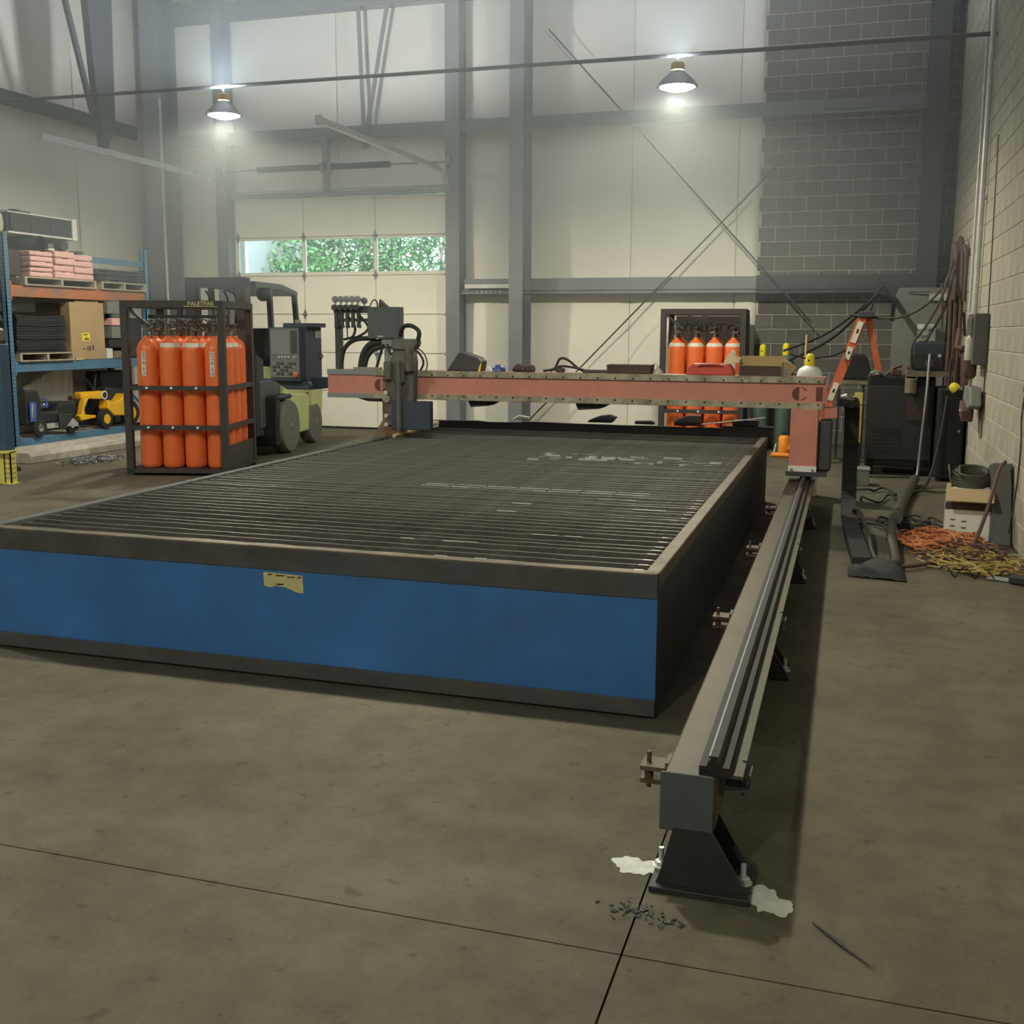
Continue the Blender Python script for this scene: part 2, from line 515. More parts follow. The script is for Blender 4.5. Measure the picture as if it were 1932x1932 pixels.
# steel frame against the walls
def ibeam(cx, cy, w, d, z0, z1, tf=.016, tw=.012):
    mb = MB()
    mb.box(cx - w / 2, cx + w / 2, cy - d / 2, cy - d / 2 + tf, z0, z1)
    mb.box(cx - w / 2, cx + w / 2, cy + d / 2 - tf, cy + d / 2, z0, z1)
    mb.box(cx - tw / 2, cx + tw / 2, cy - d / 2 + tf, cy + d / 2 - tf, z0, z1)
    mb.box(cx - w / 2 - .04, cx + w / 2 + .04, cy - d / 2 - .03, cy + d / 2 + .02, z0, z0 + .02)
    return mb
solo(ibeam(-4.70, 15.46, .21, .46, 0, ZC), 'steel_column', M['steel_grey'], 'grey steel column between overhead door and cross-braced liner bay', 'column')
solo(ibeam(-10.78, 15.48, .36, .44, 0, ZC), 'steel_column', M['steel_grey'], 'dark steel column in the far left corner with a conduit', 'column')
solo(ibeam(.93, 15.62, .24, .40, 0, ZC), 'steel_column', M['steel_dark'], 'dark steel column in the far right corner against blocks', 'column')
solo(MB().tube([(-10.60, 15.22, 0.02), (-10.60, 15.22, 5.2)], .022, 8), 'conduit', M['galv'], 'thin pale conduit running up the far left corner column', 'conduit')

def zgirt(x0, x1, z0, z1, y0, y1, lip=.03):
    t = .012
    return MB().box(x0, x1, y0, y1, z1 - t, z1).box(x0, x1, y0, y0 + t, z0 + .05, z1 - t).box(x0, x1, y0 - .05, y0 + t, z0 + .04, z0 + .05 + .012).box(x0, x1, y0 - .05, y0 - .05 + t, z0, z0 + .05)
g = thing('wall_girt', 'grey steel girt across the back wall at head height', 'girt', (-3.3, 15.8, 2.13))
zgirt(-5.72, -1.3, 2.13, 2.36, 15.70, 15.86).build('channel', M['steel_grey'], g)
zgirt(-1.3, .82, 2.12, 2.37, 15.70, 15.86).build('channel', M['steel_dark'], g)
MB().box(-5.62, -4.82, 15.60, 15.65, 2.215, 2.275).build('angle_strip', M['galv'], g)
mb = MB()
for i in range(6): mb.cyl((-5.44 + i * .075, 15.636, 2.165), (-5.44 + i * .075, 15.65, 2.165), .012, n=8)
mb.build('bolt_heads', M['galv'], g)
solo(zgirt(-10.9, .82, 4.50, 4.70, 15.70, 15.86), 'wall_girt', M['steel_grey'], 'upper steel girt across the back wall above the overhead door', 'girt')
solo(MB().box(XL, .9, 15.66, 15.86, 6.42, 6.68), 'eave_beam', M['steel_grey'], 'steel eave beam at the top of the back wall', 'beam')
for z0, z1, lb in ((4.58, 4.79, 'upper steel girt along the left wall'), (2.12, 2.34, 'lower steel girt along the left wall behind the rack')):
    gd_ = .2 if z0 > 3 else .11
    mb = MB().box(XL, XL + gd_, YN, 15.3, z1 - .012, z1).box(XL + gd_ - .012, XL + gd_, YN, 15.3, z0, z1)
    solo(mb, 'wall_girt', M['steel_dark'], lb, 'girt')

# rod bracing on the back wall
for a, b, lb in (((-4.34, 15.62, 5.86), (-.53, 15.62, 1.72), 'thin brace rod falling from upper left to the block wall'),
                 ((-1.05, 15.60, 3.86), (-4.58, 15.60, .25), 'thin brace rod rising from the centre column foot to the right')):
    mb = MB().tube([a, b], .011, 8)
    solo(mb, 'brace_rod', M['steel_dark'], lb, 'rod')

# ---------------------------------------------------------------- overhead door
d1 = thing('door_1', 'cream sectional overhead door with a band of three windows', None, ((DX0 + DX1) / 2, 15.82, 0), kind='structure')
SEC = .61
W = DX1 - DX0
xs3 = [DX0, DX0 + W / 3, DX0 + 2 * W / 3, DX1]
for k in range(6):
    z0, z1 = k * SEC + .004, (k + 1) * SEC - .004
    MB().box(DX0 + .01, DX1 - .01, 15.845, 15.862, z0 - .03, z0 + .03).build('seam_strip', M['door_seam'], d1)
    if k == 4: continue
    mb = MB().box(DX0 + .01, DX1 - .01, 15.80, 15.85, z0, z1)
    p = mb.build('door_section', M['door_paint'], d1, bevel=.006)
    for x in xs3[1:3]:
        MB().box(x - .004, x + .004, 15.797, 15.80, z0 + .01, z1 - .01).build('stile_seam', M['door_seam'], p)
# window section: frame bars and three panes
z0, z1 = 4 * SEC + .004, 5 * SEC - .004
fr_ = MB()
fr_.box(DX0 + .01, DX1 - .01, 15.80, 15.85, z0, z0 + .055).box(DX0 + .01, DX1 - .01, 15.80, 15.85, z1 - .035, z1)
for i, x in enumerate(xs3):
    w_ = .05
    a = x if i == 0 else x - w_ / 2
    if i == 3: a = x - .07
    fr_.box(a, a + (w_ if 0 < i < 3 else .06), 15.80, 15.85, z0 + .055, z1 - .035)
ws = fr_.build('window_section', M['door_paint'], d1)
for i in range(3):
    MB().box(xs3[i] + .03, xs3[i + 1] - .03, 15.824, 15.828, z0 + .05, z1 - .03).build('pane', M['glass'], ws)
MB().box(DX0, DX1, 15.79, 15.86, 0, .035).build('bottom_seal', M['rubber'], d1)
hx = [DX0 + .06, xs3[1], xs3[2], DX1 - .05]
for k in range(1, 6):
    for x in hx:
        z = k * SEC
        mb = MB().prism([(x - .032, z), (x, z - .095), (x + .032, z), (x, z + .095)], 'y', 15.786, 15.80)
        mb.cyl((x - .04, 15.782, z), (x + .04, 15.782, z), .012, n=8)
        mb.build('hinge', M['galv_dull'], d1)
for x, wdt, lb in ((DX0 - .10, .20, 'left'), (DX1 + .11, .22, 'right')):
    mb = MB().box(x - wdt / 2, x + wdt / 2, 15.60, 15.86, 0, ZC - .3)
    o = mb.build('trim_1' if lb == 'left' else 'trim_2', M['steel_grey']); tag(o, 'steel jamb on the %s side of the overhead door' % lb, kind='structure')
o = MB().box(DX0 - .02, DX1 + .02, 15.72, 15.86, 3.665, 3.73).build('trim_3', M['galv_dull']); tag(o, 'metal header above the overhead door', kind='structure')

# tracks
for X, lb in ((DX0 - .06, 'left galvanized door track curving in from the jamb under the lamp'), (DX1 + .03, 'right galvanized door track curving in toward the middle of the shop')):
    t = thing('door_track', lb, 'track', (X, 15.6, 0), group='overhead door tracks')
    path = [(X, 15.68, .05), (X, 15.68, 3.45)] + [(X, 15.68 - .42 * (1 - math.cos(a)), 3.45 + .5 * math.sin(a)) for a in [PI / 2 * i / 8 for i in range(1, 9)]] + [(X, 11.5, 3.94)]
    for off, nm in ((-.035, 'track_web'),):
        mb = MB()
        for i in range(len(path) - 1):
            a, b = Vector(path[i]), Vector(path[i + 1])
            if i == 0:
                mb.box(X - .035, X + .035, 15.66, 15.70, .05, 3.45)
            else:
                mb.bar(a, b, .012, .075, up=(1, 0, 0) if i < len(path) - 2 else (0, 0, 1))
        mb.build('track_web', M['galv'], t)
    MB().bar((X - .03, 15.2, 3.985), (X - .03, 11.5, 3.985), .06, .012).build('upper_flange', M['galv'], t)
    MB().bar((X + .03, 15.2, 3.905), (X + .03, 11.5, 3.905), .06, .012).build('lower_flange', M['galv'], t)
    MB().box(X - .04, X + .04, 11.47, 11.5, 3.89, 4.0).build('end_stop', M['galv'], t)
# spring
s = thing('torsion_spring', 'dark torsion spring on a shaft over the overhead door', 'spring', (-7.9, 15.62, 4.05))
MB().cyl((DX0 - .1, 15.62, 4.09), (DX1 + .1, 15.62, 4.09), .013).build('shaft', M['galv_dull'], s)
for a, b in ((-9.12, -8.0), (-7.84, -6.83)):
    mb = MB(); n = 46
    for i in range(n):
        x = a + (b - a) * i / n
        mb.lathe([(.036, 0), (.048, .007), (.048, .012), (.036, .019)], (x, 15.62, 4.09), rotm(0, PI / 2, 0), 12)
    mb.build('coil', M['steel_dark'], s)
MB().box(-7.96, -7.88, 15.58, 15.70, 3.72, 4.52).box(-8.02, -7.82, 15.58, 15.68, 4.02, 4.16).build('centre_bracket', M['steel_grey'], s)
for x in (DX0 - .06, DX1 + .06):
    MB().cyl((x - .03, 15.62, 4.09), (x + .03, 15.62, 4.09), .085, n=18).build('cable_drum', M['galv_dull'], s)
    MB().box(x - .055, x + .055, 15.66, 15.72, 3.98, 4.24).build('bearing_plate', M['steel_grey'], s)
b = thing('hanger_brace', 'pair of thin steel angles forming a V above the overhead door', 'brace', (-7.27, 15.66, 4.5))
MB().bar((-7.27, 15.64, 4.52), (-7.34, 15.64, 6.42), .06, .02).build('angle_bar', M['steel_grey'], b)
MB().bar((-7.25, 15.66, 4.52), (-6.87, 15.66, 6.42), .06, .02).build('angle_bar', M['steel_grey'], b)
MB().box(-7.31, -7.21, 15.63, 15.67, 4.34, 4.62).build('clip', M['steel_grey'], b)
# hanging frame over the left track
h = thing('track_hanger', 'dark tapered steel hanger with a strut carrying the left door track', 'hanger', (-9.8, 12.75, 3.97))
MB().prism([(12.42, ZC), (13.05, ZC), (12.98, 4.34), (12.80, 3.99), (12.72, 3.99), (12.60, 4.9)], 'x', -9.86, -9.76).build('tapered_plate', M['steel_dark'], h)
MB().bar((-9.82, 12.05, 6.1), (-9.82, 12.62, 4.35), .05, .07).build('strut', M['steel_dark'], h)

# light pipe with lamps
LAMPS = [(-7.45, 12.0), (-1.90, 12.0), (-1.90, 5.0), (-7.45, 5.0), (-1.90, -2.0), (-7.45, -2.0)]
for y, lb in ((12.0, 'thin dark conduit spanning the shop that carries the two far lamps'), (5.0, 'thin dark conduit over the cutting table'), (-2.0, 'thin dark conduit behind the photographer')):
    solo(MB().tube([(XL, y, 4.52), (XR, y, 4.49)], .022, 8), 'light_conduit', M['black_metal'], lb, 'conduit')
def lamp(x, y, z, label, k=1.0, ku=1.0):
    t = thing('high_bay_lamp', label, 'lamp', (x, y, z), group='bell shaped shop lamps')
    prof = [(.218, 0), (.222, .004), (.205, .03), (.170, .075), (.125, .115), (.085, .145), (.070, .165), (.062, .165), (.078, .138), (.118, .108), (.162, .068), (.198, .024), (.214, .002)]
    MB().lathe(prof, (x, y, z), n=32).build('reflector', M['lamp_metal'], t, smooth=50)
    MB().lathe([(.002, -.045), (.09, -.035), (.16, -.012), (.205, .006), (.205, .012), (.002, .012)], (x, y, z), n=28).build('lens', M['lamp_glow'], t, smooth=50)
    MB().lathe([(.05, .165), (.072, .175), (.072, .235), (.055, .255), (.02, .262)], (x, y, z), n=18).build('ballast_housing', M['ballast'], t, smooth=40)
    MB().tube([(x, y, z + .255), (x, y, 4.5)], .008, 6).build('hook', M['galv'], t)
    ld = bpy.data.lights.new('lamp_light', 'SPOT')
    ld.energy = LAMP_W * k; ld.color = LAMP_COL; ld.spot_size = math.radians(170); ld.spot_blend = .45; ld.shadow_soft_size = .10
    lo = bpy.data.objects.new('lamp_light', ld); link(lo); lo.parent = t; lo.location = (0, 0, -.055)
    # upward spot added above each bell to fill the roof and upper walls
    lu = bpy.data.lights.new('added_upfill', 'SPOT')
    lu.energy = UPFILL_W * ku; lu.color = UPFILL_COL; lu.spot_size = math.radians(178); lu.spot_blend = .25; lu.shadow_soft_size = .12
    lo = bpy.data.objects.new('added_upfill', lu); link(lo); lo.parent = t; lo.location = (0, 0, .28); lo.rotation_euler = (PI, 0, 0)
lbl = ['glowing bell lamp at upper left over the forklift', 'glowing bell lamp at upper right over the gantry end', 'bell lamp over the near part of the cutting table', 'bell lamp over the near left floor',
       'bell lamp behind the photographer on the right', 'bell lamp behind the photographer on the left']
for (x, y), l_, k_, u_ in zip(LAMPS, lbl, (1.1, 1.05, 1.1, 1.0, .95, .5), (1.15, .7, .25, .45, .2, .3)): lamp(x, y, 4.17, l_, k_, u_)

# personnel door in the far right corner
d2 = thing('door_2', 'grey steel personnel door with a paper sign', None, (.9, 15.3, 0), kind='structure')
MB().box(.53, 1.20, 15.34, 15.385, .01, 2.17).build('door_leaf', M['panel_grey'], d2, bevel=.003)
cl = MB().box(.97, 1.22, 15.28, 15.34, 2.00, 2.09).build('door_closer', M['pvc'], d2)
MB().bar((.98, 15.27, 2.11), (.70, 15.30, 2.11), .02, .012).build('closer_arm', M['steel_dark'], cl)
MB().cyl((.60, 15.34, 1.0), (.60, 15.28, 1.0), .03).build('door_knob', M['galv'], d2, smooth=40)
sg = solo(MB().box(.845, 1.075, 15.333, 15.338, 1.475, 1.695), 'paper_sign', M['white_paint'], 'white paper sign reading NOT AN EXIT on the grey door', 'sign')
writing('NOT AN', .052, M['ink'], sg, facing((.955, 15.332, 1.615), (1, 0, 0), (0, 0, 1)))
writing('EXIT', .052, M['ink'], sg, facing((.955, 15.332, 1.53), (1, 0, 0), (0, 0, 1)))

# outside, seen through the door windows
gr = MB().box(-60, 40, YB + .25, 90, -.3, -.05).build('ground', M['grass_out']); tag(gr, 'grass outside the overhead door', kind='structure')
def tree(x, y, h, rx, seed, label, bright):
    r = random.Random(seed)
    t = thing('tree', label, 'tree', (x, y, -.05), group='trees seen through the door windows')
    mb = MB()
    for k in range(3):
        a = r.uniform(0, 6.28); top = (x + .5 * rx * math.cos(a) * .6, y + .3 * rx * math.sin(a), h * r.uniform(.7, .9))
        mb.tube(catmull([(x + .1 * k, y, -.05), (x + .1 * k + r.uniform(-.2, .2), y, h * .4), top], 4), [.07 * (1 - .08 * i) for i in range(9)], 6)
    mb.build('trunk', M['bark'], t, smooth=60)
    mb = MB()
    for k in range(4200):
        u = r.random() ** .45; th = r.uniform(0, 6.28); ph = math.acos(r.uniform(-1, 1))
        c = Vector((x + rx * u * math.sin(ph) * math.cos(th), y + rx * .7 * u * math.sin(ph) * math.sin(th), h * .55 + h * .5 * u * math.cos(ph)))
        s_ = r.uniform(.05, .12)
        R = rotm(r.uniform(-1.2, 1.2), r.uniform(-1.2, 1.2), r.uniform(0, 6.28))
        mb.add([c + R @ Vector(p) for p in ((-s_, 0, 0), (0, -s_ * .45, .02), (s_, 0, 0), (0, s_ * .45, .02))], [(0, 1, 2, 3)])
    o = mb.build('foliage', M['leaf_bright' if bright else 'leaf'], t); o['kind'] = 'stuff'
tdesc = ['dark leafy tree left of the first window mullion', 'pale trunked tree behind the middle window', 'bright bushy tree behind the right window', 'tall dark tree behind the left window', 'dark tree far behind the middle window', 'dark tree far behind the right window', 'low bright bush at the foot of the left window', 'low bright bush at the foot of the middle window', 'farthest dark tree at the left window', 'farthest dark tree at the middle window', 'farthest dark tree at the right window']
for i, (x, y, h, rx, br) in enumerate(((-18.2, 30, 7.5, 2.0, 0), (-15.4, 29, 7.0, 1.7, 0), (-12.4, 27.5, 6.2, 2.1, 1), (-20.0, 35, 9, 2.8, 0), (-17.0, 36, 9.5, 3.0, 0), (-13.2, 34, 9, 3.2, 0), (-17.4, 26.0, 4.0, 1.5, 1), (-13.9, 25.5, 3.9, 1.5, 1), (-23.5, 42, 11, 3.4, 0), (-18.8, 43, 11, 3.4, 0), (-14.4, 42, 11, 3.4, 0))):
    tree(x, y, h, rx, 100 + i, tdesc[i], br)
solo(MB().box(-16.9, -14.36, 24.0, 27, -.05, 4.6), 'white_shed', M['white_paint'], 'white shed wall at the left edge of the first door window', 'shed')

# ================================================================ cutting table
TX0, TX1, TY0, TY1, TZ = -4.04, -.69, 4.196, 10.25, .607
ct = thing('cutting_table', 'long blue cutting table with a sooty slatted top', 'table', ((TX0 + TX1) / 2, (TY0 + TY1) / 2, 0))
MB().box(TX0, TX1, TY0, TY0 + .012, .07, .52).build('front_panel', M['tank_blue'], ct)
MB().box(TX0, TX1, TY0 + .0025 - .008, TY0 + .01, .503, TZ).build('front_rim', M['tank_soot'], ct, bevel=.004)
MB().box(TX0, TX1, TY0 - .004, TY0 + .05, .595, TZ + .004).build('rim_edge', M['rim_rust'], ct, bevel=.003)
MB().box(TX0, TX1, TY0 - .010, TY0 + .01, .012, .082).build('skirt', M['tank_soot'], ct, bevel=.003)
MB().box(TX0, TX1, TY0 + .02, TY0 + .04, 0, .014).build('skid', M['tank_shaded'], ct)
MB().box(TX1 - .012, TX1, TY0 + .012, TY1, 0, .55).build('side_panel', M['tank_shaded'], ct)
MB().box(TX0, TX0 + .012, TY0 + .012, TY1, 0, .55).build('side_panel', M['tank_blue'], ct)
MB().box(TX1 - .055, TX1 + .006, TY0 + .012, TY1, .55, TZ + .006).build('side_rim', M['rim_rust'], ct, bevel=.004)
MB().box(TX0 - .006, TX0 + .05, TY0 + .012, TY1, .55, TZ + .004).build('side_rim', M['tank_soot'], ct, bevel=.004)
MB().box(TX0, TX1, TY1 - .012, TY1, 0, .6).build('back_panel', M['tank_shaded'], ct)
mb = MB(); x = TX0; r = random.Random(3); poly = [(TX0, .5)]
while x < TX1: poly.append((x, .675 + r.uniform(-.008, .008))); x += r.uniform(.1, .35)
poly += [(TX1, .67), (TX1, .5)]
mb.prism(poly, 'y', TY1 - .01, TY1 + .03)
mb.build('back_splash', M['black_metal'], ct)
MB().box(TX1 - .42, TX1 + .05, TY1 - .015, TY1 + .06, .5, .70).build('splash_corner', M['charcoal'], ct)
MB().box(TX0 + .012, TX1 - .012, TY0 + .012, TY1 - .012, .54, .553).build('water_surface', M['water'], ct)
# slats: each a plate on edge
mbs = []
for k in range(4):
    r = random.Random(40 + k); n = 26; P = []; F = []
    hw = (TX1 - TX0) / 2 - .06
    for i in range(n + 1):
        x = -hw + 2 * hw * i / n
        zt = r.uniform(-.002, .001) if 0 < i < n else 0
        by = .0015 * math.sin(i * .7 + k)
        P += [(x, by - .004, -.15), (x, by + .004, -.15), (x, by + .004, zt), (x, by - .004, zt)]
    for i in range(n):
        a = 4 * i; b = a + 4
        F += [(a, b, b + 1, a + 1), (a + 1, b + 1, b + 2, a + 2), (a + 2, b + 2, b + 3, a + 3), (a + 3, b + 3, b, a)]
    F += [(0, 1, 2, 3), (4 * n + 3, 4 * n + 2, 4 * n + 1, 4 * n)]
    mbs.append(MB().add(P, F).mesh('slat', M['slat']))
y = TY0 + .10; i = 0
loc0 = FR[ct].translation
while y < TY1 - .05:
    o = bpy.data.objects.new('slat', mbs[i % 4]); link(o); o.parent = ct
    o.location = (0, y - loc0.y + rnd.uniform(-.006, .006), .603 + rnd.uniform(-.004, .003))
    o.rotation_euler = (rnd.uniform(-.03, .03), 0, rnd.uniform(-.001, .001))
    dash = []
    if 7.85 < y < 8.35: dash = [(rnd.uniform(-.1, 1.45), rnd.uniform(.02, .12)) for _ in range(7)]  # bright strips here imitate reflections glinting between the slats
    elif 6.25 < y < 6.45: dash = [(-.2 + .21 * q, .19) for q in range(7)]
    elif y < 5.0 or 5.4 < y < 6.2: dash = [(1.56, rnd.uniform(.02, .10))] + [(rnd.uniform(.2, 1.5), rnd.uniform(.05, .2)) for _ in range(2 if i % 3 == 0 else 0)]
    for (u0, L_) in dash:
        q = MB().box(u0, min(u0 + L_, 1.60), -.0045, .0045, -.010 if y > 7 else -.003, .0015).build('glint_wear_edge', M['glint_wear_steel'], o, local=True)  # pale strips model painted glints along with worn slat edges
    y += .1; i += 1
# worn yellow plate on the front
pl = [(-2.525, .495), (-2.29, .490), (-2.286, .378), (-2.33, .381), (-2.36, .396), (-2.40, .410), (-2.455, .412), (-2.475, .403), (-2.50, .402), (-2.522, .409)]
SQ = lambda p: (-2.48 + (p[0] + 2.525) * .837, .491 - (.495 - p[1]) * .73)
mb = MB().prism([SQ(p) for p in pl], 'y', TY0 - .003, TY0)
st = mb.build('warning_sticker', M['sticker_yellow'], ct)
mb = MB()
for (a, b, c_, d_) in ((-2.50, -2.47, .476, .488), (-2.455, -2.39, .474, .484), (-2.385, -2.33, .470, .480), (-2.452, -2.40, .418, .430), (-2.385, -2.355, .420, .424), (-2.32, -2.295, .470, .484)):
    mb.prism([SQ(p) for p in ((a, c_), (b - .006, c_ + .003), (b, d_), (a + .01, d_ - .002))], 'y', TY0 - .0042, TY0 - .003)
mb.build('sticker_print', M['ink'], st)
# loose things on the table
br = thing('hand_brush', 'wooden handled brush lying across the left rim of the cutting table', 'brush', (-3.95, 9.4, .62))
MB().tube([(-3.90, 8.93, .632), (-3.93, 9.5, .64), (-3.95, 9.9, .646)], [.017, .02, .016], 10).build('handle', M['wood_pale'], br, smooth=50)
MB().obox((-3.96, 10.02, .655), (.07, .26, .035), rotm(0, 0, .06)).build('brush_block', M['wood_pallet'], br, bevel=.008)
MB().obox((-3.96, 10.03, .63), (.06, .22, .03), rotm(0, 0, .06)).build('bristles', M['timber'], br)
scraps = [('steel_offcut', [(-3.2, .70), (-3.02, .70), (-3.02, .73), (-3.13, .745), (-3.16, .72)], 'galv', 'crumpled bright metal scrap on the back of the table, left', 'scrap'),
          ('work_glove', [(-2.42, .695), (-2.18, .695), (-2.13, .75), (-2.20, .775), (-2.30, .76), (-2.40, .72)], 'rubber', 'dark glove lying on the back rim behind the beam', 'glove'),
          ('angle_offcut', [(-1.95, .69), (-1.76, .69), (-1.76, .715), (-1.79, .728), (-1.95, .722)], 'charcoal', 'small dark offcut on the back rim, mid table', 'scrap'),
          ('steel_block', [(-1.57, .68), (-1.32, .68), (-1.315, .79), (-1.43, .79), (-1.52, .76), (-1.57, .73)], 'black_metal', 'dark chamfered steel block on the back rim', 'block')]
for i, (nm, pg, m_, lb, ct_) in enumerate(scraps):
    solo(MB().prism([(a, max(b, .688)) for a, b in pg], 'y', TY1 + .0, TY1 + .05 + .03 * (i % 2)), nm, M[m_], lb, ct_, bevel=.006)
t = thing('steel_tray', 'dark tray with a bright bent strip on the back right rim', 'tray', (-.98, TY1 + .03, .70))
MB().box(-1.02, -.78, TY1, TY1 + .12, .70, .755).build('tray_body', M['charcoal'], t, bevel=.01)
MB().bar((-1.3, TY1 - .03, .71), (-.72, TY1 + .0, .785), .05, .008).build('bright_strip', M['galv'], t)

# ================================================================ side rail and its posts
rl = thing('guide_rail', 'brown steel guide rail with a black linear track beside the cutting table', 'rail', (-.37, 6.5, 0))
RY0, RY1 = 2.875, 10.6
MB().box(-.44, -.295, RY0, RY1, .185, .345).build('tube', M['rail_tube'], rl, bevel=.006)
MB().box(-.45, -.30, RY0 - .008, RY0, .175, .348).build('end_plate', M['plate_grey'], rl, bevel=.002)
lt = MB().box(-.345, -.262, RY0 + .01, RY1, .345, .372).build('linear_track', M['rail_black'], rl)
MB().prism([(-.325, .372), (-.285, .372), (-.290, .385), (-.297, .392), (-.292, .402), (-.318, .402), (-.313, .392), (-.320, .385)], 'y', RY0 + .012, RY1).build('track_head', M['rail_black'], lt)
MB().box(-.319, -.314, RY0 + .013, RY1, .4005, .4028).build('track_shine', M['galv_dull'], lt)  # thin pale strip painted in as the highlight along the track
MB().box(-.295, -.225, RY0 + .03, RY1, .335, .345).build('side_flange', M['rail_tube'], rl)
def rail_post(y, flip):
    w = MB().prism([(-.455, .018), (-.20, .018), (-.215, .045), (-.30, .185), (-.41, .185), (-.445, .045)], 'y', y, y + .012)
    w.prism([(y + .012, .018), (y + .16, .018), (y + .16, .185), (y + .012, .185)], 'x', -.36, -.348)
    w.prism([(-.43, .018), (-.205, .018), (-.305, .185), (-.405, .185)], 'y', y + .16, y + .17)
    p = w.build('post', M['black_metal'], rl)
    MB().box(-.47, -.19, y - .03, y + .20, 0, .018).build('base_plate', M['black_metal'], p, bevel=.002)
    for (bx, by) in ((-.455, y + .10), (-.215, y + .07)):
        b_ = MB().cyl((bx, by, .018), (bx, by, .075), .008, n=8)
        b_.lathe([(.019, .018), (.019, .034), (.012, .036)], (bx, by, 0), n=6).lathe([(.026, .018), (.026, .021)], (bx, by, 0), n=14)
        b_.build('anchor_bolt', M['galv'], p)
for y in (2.86, 4.9, 6.9, 8.9): rail_post(y, 0)
def clamp(x, y, side):
    c_ = MB().box(min(x, x + side * .085), max(x, x + side * .085), y, y + .06, .262, .276)
    c_.box(min(x, x + side * .012), max(x, x + side * .012), y - .01, y + .07, .25, .335)
    c_.box(min(x, x + side * .085), max(x, x + side * .085), y - .01, y + .07, .305, .318)
    c_.cyl((x + side * .065, y + .03, .24), (x + side * .065, y + .03, .35), .007, n=8)
    c_.lathe([(.014, .276), (.014, .288)], (x + side * .065, y + .03, 0), n=6)
    c_.build('clamp_bracket', M['rim_rust'] if side < 0 else M['plate_grey'], rl)
for y in (2.97, 4.72, 6.35, 7.9):
    clamp(-.44, y, -1); clamp(-.295, y + .02, 1)
# grout spilled at the anchors, chips on the floor
def splat(cx, cy, rx, ry, seed, name, m_, label, cat):
    r = random.Random(seed); n = 72; top = []
    ph = [r.uniform(0, 6.3) for _ in range(6)]
    for i in range(n):
        t = 2 * PI * i / n
        k = .78 + .20 * math.sin(2 * t + ph[0]) + .11 * math.sin(3 * t + ph[1]) + .07 * math.sin(6 * t + ph[2]) + .05 * math.sin(11 * t + ph[3]) + r.uniform(-.03, .03)
        top.append((cx + rx * k * math.cos(t), cy + ry * k * math.sin(t)))
    solo(MB().prism(top, 'z', .0005, .003), name, M[m_], label, cat)
splat(-.52, 2.965, .085, .075, 4, 'anchor_grout', 'epoxy', 'pale grout residue left of the near rail post', 'residue')
splat(-.14, 2.88, .07, .09, 9, 'anchor_grout', 'epoxy', 'pale grout residue right of the near rail post', 'residue')
mb = MB(); r = random.Random(5)
for i in range(70):
    a, b = r.gauss(-.49, .045), r.gauss(2.72, .022)
    if i > 45: a, b = r.gauss(-.40, .03), r.gauss(2.68, .02)
    mb.obox((a, b, .004), (r.uniform(.005, .018), r.uniform(.002, .007), .002), rotm(r.uniform(-.2, .2), r.uniform(-.2, .2), r.uniform(0, 3)))
solo(mb, 'metal_chips', M['black_metal'], 'dark metal chips scattered on the floor before the rail post', 'debris', kind='stuff')
solo(MB().tube([(-.02, 2.80, .005), (.05, 2.715, .006), (.12, 2.64, .005)], [.002, .005, .002], 6), 'steel_rod', M['black_metal'], 'short dark rod lying on the bare floor at lower right', 'rod')

# ================================================================ gantry
BX0, BX1, BY0, BY1, BZ0, BZ1 = -4.70, -.17, 9.22, 9.50, .95, 1.21
ga = thing('gantry', 'faded red gantry beam with torch carriage, gas manifold and control console', 'gantry', (-2.4, 9.36, 0))
bmn = MB().box(BX0, BX1, BY0, BY1, BZ0, BZ1).build('beam', M['gantry_red'], ga, bevel=.004)
MB().box(BX0 + .48, BX1 - .01, BY0 - .018, BY0, BZ1 - .052, BZ1 + .003).build('upper_track', M['rail_strip'], ga, bevel=.002)
MB().box(BX0 + .48, BX1 - .01, BY0 - .018, BY0, BZ0 - .003, BZ0 + .050).build('lower_track', M['rail_strip'], ga, bevel=.002)
MB().box(BX0, BX0 + .48, BY0 - .012, BY0, BZ1 - .045, BZ1 + .003).build('upper_track', M['steel_grey'], ga)
MB().box(BX0, BX0 + .48, BY0 - .012, BY0, BZ0 - .003, BZ0 + .04).build('lower_track', M['steel_grey'], ga)
mb = MB()
x = BX0 + .6
while x < BX1 - .05:
    for z in (BZ1 - .037, BZ0 + .034): mb.cyl((x, BY0 - .0215, z), (x, BY0 - .017, z), .009, n=8)
    x += .155
o = mb.build('track_bolts', M['ink'], ga); o['kind'] = 'stuff'
MB().box(BX1, BX1 + .012, BY0 - .01, BY1, BZ0 + .02, BZ1 - .02).build('end_plate', M['gantry_red'], ga)
# painted mark at both ends of the beam: half disc, bar
def mark(x0):
    cx, cz, R_ = x0 + .10, 1.072, .058
    pg = [(cx - R_ * math.sin(PI * i / 14), cz + R_ * math.cos(PI * i / 14)) for i in range(15)]
    for q in (pg, [(cx + .015, cz + .052), (cx + .06, cz + .02), (cx + .055, cz + .038), (cx + .018, cz + .058)], [(cx + .015, cz - .052), (cx + .06, cz - .02), (cx + .055, cz - .038), (cx + .018, cz - .058)],
              [(cx + .135, cz - .058), (cx + .19, cz - .058), (cx + .19, cz + .058), (cx + .135, cz + .058)]):
        MB().prism(q, 'y', BY0 - .002, BY0).build('painted_mark', M['gantry_mark'], bmn)
mark(-.48); mark(-4.26)
